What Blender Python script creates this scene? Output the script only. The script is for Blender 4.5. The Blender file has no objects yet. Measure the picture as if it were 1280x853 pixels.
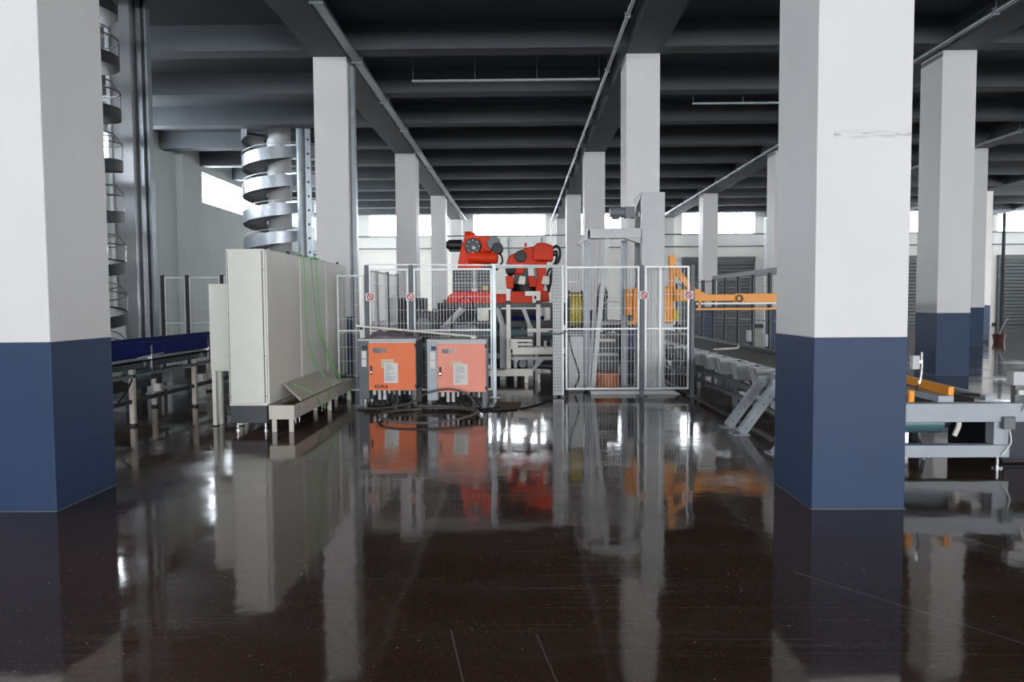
import bpy, math, random
from mathutils import Vector, Matrix
random.seed(7)
S = bpy.context.scene
COL = S.collection

# ---------------------------------------------------------------- camera
cam_d = bpy.data.cameras.new('camera'); cam = bpy.data.objects.new('camera', cam_d); COL.objects.link(cam)
cam_d.sensor_width = 36.0; cam_d.lens = 920.0 / 1280.0 * 36.0; cam_d.clip_start = 0.05; cam_d.clip_end = 200
PITCH, YAW, ROLL = 0.05244, 0.01241, -0.0066
_F = Vector((-math.sin(YAW)*math.cos(PITCH), math.cos(YAW)*math.cos(PITCH), -math.sin(PITCH)))
_R = Vector((math.cos(YAW), math.sin(YAW), 0.0)); _U = _R.cross(_F)
_R2 = _R*math.cos(ROLL) + _U*math.sin(ROLL); _U2 = _U*math.cos(ROLL) - _R*math.sin(ROLL)
_m = Matrix((_R2, _U2, -_F)).transposed().to_4x4(); _m.translation = Vector((0, 0, 1.5))
cam.matrix_world = _m
S.camera = cam

# ---------------------------------------------------------------- sky, daylight, exposure
w = bpy.data.worlds.new('sky'); S.world = w; w.use_nodes = True
bg = w.node_tree.nodes['Background']; bg.inputs[0].default_value = (0.72, 0.86, 1.0, 1); bg.inputs[1].default_value = 1.6
S.view_settings.view_transform = 'Standard'; S.view_settings.look = 'None'
S.view_settings.gamma = 1.0; S.view_settings.exposure = 0.0
S.view_settings.use_curve_mapping = False
YF, YB, XL, XR = -38.0, 43.6, -11.2, 33.2          # inner faces of the hall's walls
LINES = [-4.05 + 6.1327*k for k in range(-1, 7)]    # left edges of the column lines
CW, CD = 0.66, 0.79
BAYC = [LINES[k] + CW/2 + 6.1327/2 for k in range(0, 7)]   # bay centres
def daylight(x, z, sx, sz, power):
    d = bpy.data.lights.new('daylight_opening', 'AREA'); d.shape = 'RECTANGLE'; d.size = sx; d.size_y = sz
    d.energy = power; d.color = (0.98, 0.975, 1.0)
    o = bpy.data.objects.new('daylight_opening', d); COL.objects.link(o)
    o.location = (x, YF - 0.1, z); o.rotation_euler = (math.radians(90), 0, 0)   # shines to +Y
for k, c in enumerate(BAYC):
    daylight(c, 2.5, 5.2, 4.9, 1750)
DOOR_Y = (34.5, 39.8)                                # open doorway in the left wall, behind the columns
def doorway_fill_light(x, turn, y0, y1, power):
    d = bpy.data.lights.new('doorway_and_fill', 'AREA'); d.shape = 'RECTANGLE'; d.size = y1-y0-0.1; d.size_y = 3.3; d.energy = power; d.color = (1.0, 0.98, 0.93)
    o = bpy.data.objects.new('doorway_and_fill', d); COL.objects.link(o); o.location = (x, (y0+y1)/2, 1.7); o.rotation_euler = (math.radians(90), 0, math.radians(turn))
doorway_fill_light(XL-0.1, -90, *DOOR_Y, 470)
RFILL_Y = (21.0, 29.0)                               # opening added in the unseen right wall for fill light on the far wall
doorway_fill_light(XR+0.1, 90, *RFILL_Y, 2400)

# ---------------------------------------------------------------- materials
def lin(c):
    return tuple(((v/255)/12.92 if v/255 <= 0.04045 else ((v/255+0.055)/1.055)**2.4) for v in c)
def mat(name, rgb, rough=0.5, metal=0.0, var=0.06, scale=6.0, emit=0.0, coat=0.0, bump=0.0, spec=0.5):
    m = bpy.data.materials.new(name); m.use_nodes = True
    nt = m.node_tree; b = nt.nodes['Principled BSDF']
    b.inputs['Roughness'].default_value = rough; b.inputs['Metallic'].default_value = metal
    b.inputs['Coat Weight'].default_value = coat; b.inputs['Specular IOR Level'].default_value = spec
    c = lin(rgb)
    tc = nt.nodes.new('ShaderNodeTexCoord'); n = nt.nodes.new('ShaderNodeTexNoise')
    n.inputs['Scale'].default_value = scale; n.inputs['Detail'].default_value = 6
    nt.links.new(tc.outputs['Object'], n.inputs['Vector'])
    r = nt.nodes.new('ShaderNodeValToRGB')
    r.color_ramp.elements[0].position = 0.3; r.color_ramp.elements[1].position = 0.7
    r.color_ramp.elements[0].color = tuple(max(0, v*(1-var)) for v in c) + (1,)
    r.color_ramp.elements[1].color = tuple(min(1, v*(1+var)) for v in c) + (1,)
    nt.links.new(n.outputs['Fac'], r.inputs['Fac']); nt.links.new(r.outputs['Color'], b.inputs['Base Color'])
    if bump:
        bp = nt.nodes.new('ShaderNodeBump'); bp.inputs['Strength'].default_value = bump; bp.inputs['Distance'].default_value = 0.01
        nt.links.new(n.outputs['Fac'], bp.inputs['Height']); nt.links.new(bp.outputs['Normal'], b.inputs['Normal'])
    if emit:
        b.inputs['Emission Color'].default_value = c + (1,); b.inputs['Emission Strength'].default_value = emit
    return m
M = dict(
    white=mat('white_paint', (226, 225, 224), 0.55, var=0.025, scale=1.2),
    blue=mat('slate_blue_paint', (47, 67, 97), 0.5, var=0.04, scale=1.5, spec=0.33),
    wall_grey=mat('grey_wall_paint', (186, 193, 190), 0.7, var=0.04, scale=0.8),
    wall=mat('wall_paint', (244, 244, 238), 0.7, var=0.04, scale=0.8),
    ceil=mat('grey_concrete_paint', (80, 86, 91), 0.7, var=0.10, scale=1.3, bump=0.2),
    pane=mat('daylit_pane', (240, 247, 255), 0.4, var=0.0, emit=21.0),
    frame=mat('window_frame', (215, 217, 217), 0.5),
    shutter=mat('shutter_grey', (96, 102, 106), 0.5),
    cab=mat('cabinet_light_grey', (226, 226, 216), 0.42, var=0.02),
    plinth=mat('plinth_dark_grey', (72, 74, 80), 0.5),
    chrome=mat('chrome', (220, 220, 222), 0.15, 1.0),
    galv=mat('galvanised_steel', (178, 184, 190), 0.34, 0.85, var=0.12, scale=14),
    zinc=mat('zinc_post', (150, 158, 162), 0.4, 0.6, var=0.1),
    steelsheet=mat('polished_sheet', (150, 153, 156), 0.22, 0.35, var=0.05),
    lsteel=mat('light_grey_steel', (200, 203, 204), 0.45, var=0.03),
    gsteel=mat('blue_grey_steel', (172, 180, 188), 0.4, var=0.04),
    cream=mat('cream_white_steel', (252, 248, 238), 0.42, var=0.03),
    wire=mat('fence_wire', (214, 217, 217), 0.4, 0.2),
    post=mat('fence_post_grey', (92, 102, 108), 0.45),
    dpost=mat('dark_fence_post', (24, 29, 34), 0.5),
    orange=mat('robot_orange', (234, 62, 24), 0.5, var=0.06, spec=0.3),
    door=mat('controller_orange', (255, 136, 88), 0.5, var=0.05, scale=3, spec=0.3),
    door_sheen=mat('controller_orange_sheen', (255, 158, 134), 0.5, var=0.06, scale=2.5),  # paler copy of the door orange, with bright sheen put into the colour
    yorange=mat('machine_yellow_orange', (255, 160, 28), 0.42, var=0.05),
    yellow=mat('yellow_plastic', (214, 190, 40), 0.45),
    cable=mat('grey_rubber_cable', (96, 95, 92), 0.5),
    black=mat('black_rubber', (24, 25, 27), 0.5),
    dark=mat('dark_machine_grey', (52, 58, 62), 0.45, var=0.12),
    mid=mat('mid_machine_grey', (112, 118, 122), 0.45),
    teal=mat('teal_motor_paint', (84, 118, 124), 0.4, 0.1),
    navy=mat('navy_blue_guard', (8, 28, 104), 0.6, spec=0.15),
    navy_dark=mat('dark_navy_sheet', (22, 30, 46), 0.5),
    board=mat('worn_brown_board', (132, 108, 88), 0.7, var=0.2, scale=9),
    belt=mat('grey_belt', (92, 92, 88), 0.7, var=0.12, scale=20),
    paper=mat('paper_label', (232, 232, 228), 0.8, var=0.05, scale=30),
    tan=mat('tan_paper', (222, 206, 176), 0.8, var=0.06),
    green=mat('green_cable', (106, 190, 92), 0.5),
    terra=mat('brown_orange_strap', (206, 128, 74), 0.55, var=0.12, scale=12),
    red=mat('warning_red', (214, 40, 48), 0.5),
    ink=mat('black_ink', (28, 22, 22), 0.6),
    display=mat('brown_display_window', (96, 70, 62), 0.25),
    wrap=mat('grey_plastic_wrap', (120, 112, 116), 0.3, var=0.3, scale=18, bump=0.5),
    redpot=mat('dark_red_bucket', (86, 30, 38), 0.5),
    leaf=mat('green_leaf', (52, 84, 48), 0.6),
    galvwarm=mat('zinc_leg', (206, 198, 188), 0.4, 0.1, var=0.06),
)

def floor_material():
    m = bpy.data.materials.new('glossy_dark_floor'); m.use_nodes = True
    nt = m.node_tree; N = nt.nodes; L = nt.links; b = N['Principled BSDF']
    tc = N.new('ShaderNodeTexCoord'); P = tc.outputs['Object']
    def noise(scale, detail=4, rough=0.5, vec=None):
        n = N.new('ShaderNodeTexNoise'); n.inputs['Scale'].default_value = scale; n.inputs['Detail'].default_value = detail
        n.inputs['Roughness'].default_value = rough; L.new(vec or P, n.inputs['Vector']); return n.outputs['Fac']
    def ramp(src, p0, p1, c0=(0, 0, 0, 1), c1=(1, 1, 1, 1)):
        r = N.new('ShaderNodeValToRGB'); e = r.color_ramp.elements
        e[0].position = p0; e[1].position = p1; e[0].color = c0; e[1].color = c1; L.new(src, r.inputs['Fac']); return r.outputs['Color']
    def mixc(fac, a, bcol):
        x = N.new('ShaderNodeMix'); x.data_type = 'RGBA'
        for s, v in ((x.inputs[0], fac), (x.inputs[6], a), (x.inputs[7], bcol)):
            if hasattr(v, 'is_linked'): L.new(v, s)
            else: s.default_value = v
        return x.outputs[2]
    def mth(op, a, bv, c=None):
        x = N.new('ShaderNodeMath'); x.operation = op
        for i, v in enumerate((a, bv, c)):
            if v is None: continue
            if hasattr(v, 'is_linked'): L.new(v, x.inputs[i])
            else: x.inputs[i].default_value = v
        return x.outputs[0]
    base = ramp(noise(0.8, 5), 0.3, 0.7, (0.052, 0.030, 0.020, 1), (0.084, 0.049, 0.033, 1))
    v = N.new('ShaderNodeTexVoronoi'); v.inputs['Scale'].default_value = 42; L.new(P, v.inputs['Vector'])
    chip = ramp(v.outputs['Distance'], 0.20, 0.28, (1, 1, 1, 1), (0, 0, 0, 1))
    base = mixc(mth('MULTIPLY', chip, 0.8), base, (0.17, 0.055, 0.033, 1))
    v2 = N.new('ShaderNodeTexVoronoi'); v2.inputs['Scale'].default_value = 13; L.new(P, v2.inputs['Vector'])
    cc = N.new('ShaderNodeSeparateColor'); L.new(v2.outputs['Color'], cc.inputs[0])
    fleck = mth('MULTIPLY', ramp(v2.outputs['Distance'], 0.05, 0.09, (1, 1, 1, 1), (0, 0, 0, 1)), mth('GREATER_THAN', cc.outputs[0], 0.60))
    base = mixc(mth('MULTIPLY', fleck, 0.7), base, (0.42, 0.40, 0.37, 1))
    v3 = N.new('ShaderNodeTexVoronoi'); v3.inputs['Scale'].default_value = 34; L.new(P, v3.inputs['Vector'])
    c3 = N.new('ShaderNodeSeparateColor'); L.new(v3.outputs['Color'], c3.inputs[0])
    fine = mth('MULTIPLY', ramp(v3.outputs['Distance'], 0.06, 0.12, (1, 1, 1, 1), (0, 0, 0, 1)), mth('GREATER_THAN', c3.outputs[0], 0.80))
    base = mixc(mth('MULTIPLY', fine, 0.55), base, (0.30, 0.27, 0.24, 1))
    # stretched scuffs in two directions and dust
    sc = []
    for ang, st in ((0.5, 26.0), (-0.75, 30.0), (1.25, 34.0)):
        mp = N.new('ShaderNodeMapping'); mp.inputs['Rotation'].default_value = (0, 0, ang); mp.inputs['Scale'].default_value = (0.7, st, 1)
        L.new(P, mp.inputs['Vector']); sc.append(ramp(noise(1.0, 3, 0.6, mp.outputs[0]), 0.585, 0.70))
    scuff = mth('MAXIMUM', mth('MAXIMUM', sc[0], sc[1]), sc[2])
    patch = ramp(noise(0.35, 4), 0.46, 0.66)
    base = mixc(mth('MULTIPLY', mth('MULTIPLY', scuff, patch), 0.60), base, (0.20, 0.19, 0.18, 1))
    dust = ramp(noise(0.55, 6, 0.62), 0.48, 0.72)
    sx = N.new('ShaderNodeSeparateXYZ'); L.new(P, sx.inputs[0])
    mid_band = mth('MULTIPLY', ramp(mth('DIVIDE', sx.outputs[1], 12.0), 0.36, 0.48), ramp(mth('DIVIDE', sx.outputs[1], 40.0), 0.30, 0.5, (1, 1, 1, 1), (0.3, 0.3, 0.3, 1)))
    dustf = mth('MULTIPLY', mth('MULTIPLY', dust, mid_band), 0.62)
    base = mixc(dustf, base, (0.115, 0.105, 0.095, 1))
    # brown dirt trodden round the two controllers
    dx = mth('SUBTRACT', sx.outputs[0], -1.0); dy = mth('MULTIPLY', mth('SUBTRACT', sx.outputs[1], 10.5), 2.4)
    rad = mth('SQRT', mth('ADD', mth('MULTIPLY', dx, dx), mth('MULTIPLY', dy, dy)), 0)
    dirt = mth('MULTIPLY', ramp(mth('DIVIDE', rad, 3.0), 0.35, 0.72, (1, 1, 1, 1), (0, 0, 0, 1)), ramp(noise(2.4, 6, 0.65), 0.40, 0.58))
    base = mixc(mth('MULTIPLY', dirt, 0.65), base, (0.17, 0.115, 0.085, 1))
    # saw cuts and long scratches, where they lie on the floor
    seg_all = None
    for (x0, y0, x1, y1, wd) in ((1.50, 4.02, 2.60, 2.63, 0.009), (-0.33, 3.30, -0.18, 2.55, 0.007), (0.06, 3.26, 0.20, 2.45, 0.007),
                                 (2.62, 5.0, 2.95, 4.2, 0.008), (2.95, 4.2, 3.1, 3.2, 0.008), (-1.6, 5.72, 2.0, 5.60, 0.006), (-4, 6.9, 1.0, 7.1, 0.008)):
        d = Vector((x1-x0, y1-y0)); ln = d.length; d /= ln
        ax = mth('SUBTRACT', sx.outputs[0], x0); ay = mth('SUBTRACT', sx.outputs[1], y0)
        t = mth('ADD', mth('MULTIPLY', ax, d.x), mth('MULTIPLY', ay, d.y))
        q = mth('ABSOLUTE', mth('ADD', mth('MULTIPLY', ax, -d.y), mth('MULTIPLY', ay, d.x)), 0)
        inside = mth('MULTIPLY', mth('GREATER_THAN', t, 0.0), mth('LESS_THAN', t, ln))
        s = mth('MULTIPLY', inside, mth('LESS_THAN', q, wd/2))
        seg_all = s if seg_all is None else mth('MAXIMUM', seg_all, s)
    base = mixc(mth('MULTIPLY', seg_all, 0.85), base, (0.20, 0.19, 0.18, 1))
    L.new(base, b.inputs['Base Color'])
    rg = mth('ADD', mth('MULTIPLY', noise(1.4, 5), 0.07), 0.03)
    rg = mth('ADD', rg, mth('MULTIPLY', mth('MAXIMUM', dustf, mth('MULTIPLY', dirt, 0.6)), 0.35))
    L.new(rg, b.inputs['Roughness'])
    b.inputs['IOR'].default_value = 1.50
    b.inputs['Specular Tint'].default_value = (1.0, 0.93, 0.88, 1)
    L.new(mth('SUBTRACT', 0.5, mth('ADD', mth('MULTIPLY', dirt, 0.36), mth('MULTIPLY', dustf, 0.30))), b.inputs['Specular IOR Level'])
    bp = N.new('ShaderNodeBump'); bp.inputs['Strength'].default_value = 0.10; bp.inputs['Distance'].default_value = 0.02
    L.new(mth('ADD', noise(2.6, 2), mth('MULTIPLY', noise(16, 2), 0.05)), bp.inputs['Height']); L.new(bp.outputs['Normal'], b.inputs['Normal'])
    return m
M['floor'] = floor_material()
def scuffed():
    m = mat('white_paint_scuffed', (226, 225, 224), 0.55, var=0.025, scale=1.2); nt = m.node_tree; N = nt.nodes; L = nt.links; b = N['Principled BSDF']
    src = b.inputs['Base Color'].links[0].from_socket
    tc = N.new('ShaderNodeTexCoord'); sp = N.new('ShaderNodeSeparateXYZ'); L.new(tc.outputs['Object'], sp.inputs[0])
    mp = N.new('ShaderNodeMapping'); mp.inputs['Scale'].default_value = (3, 3, 24); L.new(tc.outputs['Object'], mp.inputs['Vector'])
    n = N.new('ShaderNodeTexNoise'); n.inputs['Scale'].default_value = 3; n.inputs['Detail'].default_value = 5; L.new(mp.outputs[0], n.inputs['Vector'])
    r = N.new('ShaderNodeValToRGB'); r.color_ramp.elements[0].position = 0.42; r.color_ramp.elements[1].position = 0.70; L.new(n.outputs['Fac'], r.inputs['Fac'])
    def mth(op, a, v):
        x = N.new('ShaderNodeMath'); x.operation = op; x.use_clamp = op != 'SUBTRACT'
        for i, q in enumerate((a, v)):
            if hasattr(q, 'is_linked'): L.new(q, x.inputs[i])
            else: x.inputs[i].default_value = q
        return x.outputs[0]
    d = mth('MULTIPLY', mth('ABSOLUTE', mth('SUBTRACT', sp.outputs[2], 2.66), 0), 28.0)
    band = mth('SUBTRACT', 1.0, d); bx = mth('MULTIPLY', mth('MAXIMUM', band, 0.0), mth('GREATER_THAN', sp.outputs[0], 2.2))
    f = mth('MULTIPLY', mth('MULTIPLY', bx, r.outputs['Color']), 0.8)
    x = N.new('ShaderNodeMix'); x.data_type = 'RGBA'; L.new(f, x.inputs[0]); L.new(src, x.inputs[6]); x.inputs[7].default_value = (0.22, 0.22, 0.24, 1); L.new(x.outputs[2], b.inputs['Base Color'])
    return m
M['scuffed'] = scuffed()

# ---------------------------------------------------------------- mesh helpers
class MB:
    """collects simple solids and links them as one mesh object"""
    def __init__(self): self.v = []; self.f = []
    def add(self, vs, fs):
        k = len(self.v); self.v += [Vector(p) for p in vs]; self.f += [tuple(i+k for i in q) for q in fs]; return self
    def box(self, x0, x1, y0, y1, z0, z1):
        return self.add([(x0,y0,z0),(x1,y0,z0),(x1,y1,z0),(x0,y1,z0),(x0,y0,z1),(x1,y0,z1),(x1,y1,z1),(x0,y1,z1)],
                        [(3,2,1,0),(4,5,6,7),(0,1,5,4),(1,2,6,5),(2,3,7,6),(3,0,4,7)])
    def bar(self, p, q, a, b=None, up=(0,0,1)):
        """rectangular bar from p to q, a wide, b high"""
        b = b or a; p = Vector(p); q = Vector(q); d = (q-p).normalized(); u = Vector(up)
        if abs(d.dot(u)) > 0.98: u = Vector((0,1,0))
        s = d.cross(u).normalized(); t = s.cross(d).normalized()
        vs = []
        for e in (p, q):
            for i, j in ((-1,-1),(1,-1),(1,1),(-1,1)): vs.append(e + s*(i*a/2) + t*(j*b/2))
        return self.add(vs, [(0,1,2,3),(7,6,5,4),(1,0,4,5),(2,1,5,6),(3,2,6,7),(0,3,7,4)])
    def cyl(self, p, q, r, r2=None, n=16):
        r2 = r if r2 is None else r2; p = Vector(p); q = Vector(q); d = (q-p).normalized()
        u = Vector((0,0,1)) if abs(d.z) < 0.9 else Vector((1,0,0)); s = d.cross(u).normalized(); t = s.cross(d)
        vs = []
        for e, rr in ((p, r), (q, r2)):
            for k in range(n):
                a = 2*math.pi*k/n; vs.append(e + s*(math.cos(a)*rr) + t*(math.sin(a)*rr))
        fs = [(k, k+n, (k+1) % n + n, (k+1) % n) for k in range(n)] + [tuple(range(n)), tuple(range(2*n-1, n-1, -1))]
        return self.add(vs, fs)
    def tube(self, pts, r, n=7, smooth=0):
        pts = [Vector(p) for p in pts]
        if smooth: pts = spline(pts, smooth)
        vs = []; m = len(pts); prev = None
        for i, p in enumerate(pts):
            d = (pts[min(i+1, m-1)] - pts[max(i-1, 0)]).normalized()
            if prev is None:
                u = Vector((0,0,1)) if abs(d.z) < 0.9 else Vector((1,0,0)); s = d.cross(u).normalized()
            else:
                s = (prev - d*prev.dot(d)).normalized()
            prev = s; t = s.cross(d)
            for k in range(n):
                a = 2*math.pi*k/n; vs.append(p + s*(math.cos(a)*r) + t*(math.sin(a)*r))
        fs = [(i*n+k, (i+1)*n+k, (i+1)*n+(k+1) % n, i*n+(k+1) % n) for i in range(m-1) for k in range(n)]
        fs += [tuple(range(n)), tuple(range(m*n-1, (m-1)*n-1, -1))]
        return self.add(vs, fs)
    def prism(self, poly, axis, a0, a1):
        """polygon in the plane across `axis` (y: (x,z); x: (y,z); z: (x,y)), drawn out from a0 to a1"""
        def P(u, v, a): return {'y': (u, a, v), 'x': (a, u, v), 'z': (u, v, a)}[axis]
        n = len(poly); vs = [P(u, v, a0) for u, v in poly] + [P(u, v, a1) for u, v in poly]
        return self.add(vs, [tuple(range(n)), tuple(range(2*n-1, n-1, -1))] + [(k, k+n, (k+1) % n + n, (k+1) % n) for k in range(n)])
    def lathe(self, prof, c, n=24):
        c = Vector(c); m = len(prof)
        vs = [c + Vector((math.cos(2*math.pi*k/n)*r, math.sin(2*math.pi*k/n)*r, z)) for r, z in prof for k in range(n)]
        return self.add(vs, [(i*n+k, i*n+(k+1) % n, (i+1)*n+(k+1) % n, (i+1)*n+k) for i in range(m-1) for k in range(n)])
    def build(self, name, m, parent=None, bevel=0.0, smooth=False, kind=None, label=None):
        import bmesh
        org = parent_loc(parent)
        me = bpy.data.meshes.new(name); me.from_pydata([p - org for p in self.v], [], self.f)
        bm = bmesh.new(); bm.from_mesh(me); bmesh.ops.recalc_face_normals(bm, faces=bm.faces); bm.to_mesh(me); bm.free()
        for k in (m if isinstance(m, (list, tuple)) else [m]): me.materials.append(M[k])
        if smooth:
            me.polygons.foreach_set('use_smooth', [True]*len(me.polygons))
            me.set_sharp_from_angle(angle=math.radians(38))
        o = bpy.data.objects.new(name, me); COL.objects.link(o)
        if parent is not None: o.parent = parent
        if bevel:
            b = o.modifiers.new('bevel', 'BEVEL'); b.width = bevel; b.segments = 2; b.limit_method = 'ANGLE'; b.angle_limit = math.radians(40)
        if kind: o['kind'] = kind
        if label: o['label'] = label
        return o
def parent_loc(p):
    v = Vector((0, 0, 0))
    while p is not None: v += p.location; p = p.parent
    return v
def spline(pts, k):
    out = []; n = len(pts)
    for i in range(n-1):
        p0, p1, p2, p3 = pts[max(i-1, 0)], pts[i], pts[i+1], pts[min(i+2, n-1)]
        for j in range(k):
            t = j/k
            out.append(0.5*((2*p1) + (p2-p0)*t + (2*p0-5*p1+4*p2-p3)*t*t + (3*p1-p0-3*p2+p3)*t**3))
    return out + [pts[-1]]
def tag(o, label=None, cat=None, group=None, kind=None):
    if label: o['label'] = label
    if cat: o['category'] = cat
    if group: o['group'] = group
    if kind: o['kind'] = kind
    return o
def thing(name, loc, label, cat, group=None):
    o = bpy.data.objects.new(name, None); o.empty_display_size = 0.1; COL.objects.link(o); o.location = loc
    return tag(o, label, cat, group)
def copy_tree(o, parent=None):
    c = o.copy(); COL.objects.link(c)
    if parent is not None: c.parent = parent
    for ch in list(o.children): copy_tree(ch, c)
    return c
def struct(o, label=None, group=None):
    return tag(o, label, None, group, 'structure')
def box(x0, x1, y0, y1, z0, z1): return MB().box(x0, x1, y0, y1, z0, z1)

# ================================================================ THE HALL
struct(box(XL-0.3, XR+0.3, YF-0.3, YB+0.3, -0.2, 0).build('floor', 'floor'), 'glossy dark brown polished floor with scratches and pale flecks')
ZS = 6.83                                              # underside of the slab
struct(box(XL-0.3, XR+0.3, YF-0.3, YB+0.3, ZS, ZS+0.25).build('ceiling', 'ceil'), 'dark grey concrete ceiling slab above the beams')
ROWS = [5.25 + 9.4*k for k in range(-1, 4)]
WROWS = [5.25 + 9.4*k for k in range(-4, 4)]
WZ0, WZ1 = 5.09, 6.16
# left wall with a ribbon window between each pair of pilasters
def window(n, axis, a0, a1, z0, z1, face, sign, panes=4, mull=0.05):
    """window in a wall: pane recessed 0.12 behind the wall face; a0..a1 along the wall"""
    lo, hi = (face + 0.10, face + 0.16) if sign > 0 else (face - 0.16, face - 0.10)
    def bx(mb, u0, u1, d0, d1, w0, w1):
        if axis == 'x': mb.box(u0, u1, d0, d1, w0, w1)
        else: mb.box(d0, d1, u0, u1, w0, w1)
    fr = MB()
    bx(fr, a0, a1, lo, hi, z0, z0+mull); bx(fr, a0, a1, lo, hi, z1-mull, z1)
    bx(fr, a0, a0+mull, lo, hi, z0+mull, z1-mull); bx(fr, a1-mull, a1, lo, hi, z0+mull, z1-mull)
    o = struct(fr.build('window_%d' % n, 'frame'), 'high window glowing white, number %d round the walls' % n)
    st = (a1-a0-mull)/panes
    for k in range(panes):
        p = MB(); bx(p, a0+mull+k*st, a0+(k+1)*st, (lo+hi)/2-0.01, (lo+hi)/2+0.01, z0+mull, z1-mull); p.build('pane', 'pane', o)
        if k:
            q = MB(); bx(q, a0+k*st+0.0, a0+k*st+mull, lo+0.005, hi-0.005, z0+mull, z1-mull); q.build('mullion', 'frame', o)
    return o
wl = MB(); wl.box(XL-0.3, XL, YF, DOOR_Y[0], 0, 3.4); wl.box(XL-0.3, XL, DOOR_Y[1], YB, 0, 3.4); wl.box(XL-0.3, XL, YF, YB, 3.4, WZ0); wl.box(XL-0.3, XL, YF, YB, WZ1, ZS)
spans = [(r+2.0, r+7.4) for r in WROWS]; yy = YF; nwin = 1
for a, b in spans:
    wl.box(XL-0.3, XL, yy, a, WZ0, WZ1); yy = b
wl.box(XL-0.3, XL, yy, YB, WZ0, WZ1)
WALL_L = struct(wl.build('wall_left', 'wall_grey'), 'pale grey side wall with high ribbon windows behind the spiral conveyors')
LEFT_WIN = ['high side window nearest the front doorways', 'high side window two bays from the front doorways', 'high side window far behind the photographer', 'high side window over the camera end of the hall', 'high side window just past the nearest columns', 'high side window seen past the black spiral conveyor',
            'high side window beside the silver spiral conveyor', 'high side window in the far corner of the hall']
for (a, b), lb in zip(spans, LEFT_WIN):
    window(nwin, 'y', a, b, WZ0, WZ1, XL, -1)['label'] = lb; nwin += 1
for r in ROWS[1:]:
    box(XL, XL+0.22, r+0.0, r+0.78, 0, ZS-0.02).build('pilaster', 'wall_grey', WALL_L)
# back wall
wb = MB(); BZ0, BZ1 = 5.42, 6.70
bw = [(c-2.13, c+2.13) for c in BAYC]
wb.box(XL-0.3, XR+0.3, YB, YB+0.3, 0, BZ0); wb.box(XL-0.3, XR+0.3, YB, YB+0.3, BZ1, ZS)
xx = XL-0.3
for a, b in bw: wb.box(xx, a, YB, YB+0.3, BZ0, BZ1); xx = b
wb.box(xx, XR+0.3, YB, YB+0.3, BZ0, BZ1)
WALL_B = struct(wb.build('wall_back', 'wall'), 'pale far wall with high windows and roller shutters')
BWL = ['far window in the bay next to the side wall', 'far window above the orange robots', 'far window behind the white wrapper mast', 'far window left of the right foreground column',
       'far window half hidden by the right foreground column', 'far window hidden behind the right rows of columns', 'far window in the last bay on the right']
for (a, b), lb in zip(bw, BWL):
    window(nwin, 'x', a, b, BZ0, BZ1, YB, 1)['label'] = lb; nwin += 1
for k, lx in enumerate(LINES[1:]):
    box(lx, lx+CW, YB-0.62, YB, 0, ZS-0.5).build('pilaster', 'white', WALL_B)
struct(box(XL, XR, YB-0.05, YB, 0, 0.12).build('baseboard_back', 'dpost'), 'dark strip along the foot of the far wall')
for n, z, lb in ((1, 5.37, 'dark pipe along the far wall under its windows'), (2, 4.66, 'thin dark pipe across the middle of the far wall')):
    struct(MB().cyl((XL, YB-0.66, z), (XR, YB-0.66, z), 0.035, n=8).build('trim_%d' % n, 'post'), lb)
struct(MB().cyl((27.75, YB-0.75, 0), (27.75, YB-0.75, ZS), 0.09, n=10).build('trim_3', 'dpost'), 'dark drainpipe on the far wall near the right edge')
for n, x in ((4, -0.73), (5, 1.24)):
    struct(MB().cyl((x, YB-0.06, 0), (x, YB-0.06, 5.3), 0.05, n=8).build('trim_%d' % n, 'zinc'), ('grey riser pipe under the far middle window, ' + ('beside the near robot' if n == 4 else 'over the folded robot')))
DL = {3: 'dark grey roller shutter behind the yellow-orange forks', 4: 'dark grey roller shutter hidden behind the right foreground column', 5: 'dark grey roller shutter behind the far right columns', 6: 'dark grey roller shutter at the right edge of the far wall'}
for n, k in enumerate((3, 4, 5, 6), 1):
    a, b = bw[k]; rb = MB(); z = 0.0
    d = box(a, b, YB-0.20, YB-0.001, 3.82, 4.08).build('door_%d' % n, 'shutter'); struct(d, DL[k])
    for j in range(19):
        rb.prism([(YB-0.04, z), (YB-0.10, z+0.03), (YB-0.10, z+0.17), (YB-0.04, z+0.2)], 'x', a+0.09, b-0.09); z += 0.2
    rb.build('slat_curtain', 'shutter', d, kind='stuff')
    for s in (a, b-0.09): box(s, s+0.09, YB-0.14, YB-0.001, 0, 3.82).build('guide_rail', 'post', d)
wr = MB(); wr.box(XR, XR+0.3, YF, RFILL_Y[0], 0, 3.4); wr.box(XR, XR+0.3, RFILL_Y[1], YB, 0, 3.4); wr.box(XR, XR+0.3, YF, YB, 3.4, WZ0); wr.box(XR, XR+0.3, YF, YB, WZ1, ZS); yy = YF
for a, b in spans:
    wr.box(XR, XR+0.3, yy, a, WZ0, WZ1); yy = b
wr.box(XR, XR+0.3, yy, YB, WZ0, WZ1)
struct(wr.build('wall_right', 'wall'), 'pale side wall with ribbon windows beyond the right edge of view')
for (a, b), lb in zip(spans, ('first', 'second', 'third', 'fourth', 'fifth', 'sixth', 'seventh', 'eighth')):
    window(nwin, 'y', a, b, WZ0, WZ1, XR, 1)['label'] = lb + ' ribbon window of the unseen side wall on the right'; nwin += 1
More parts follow.
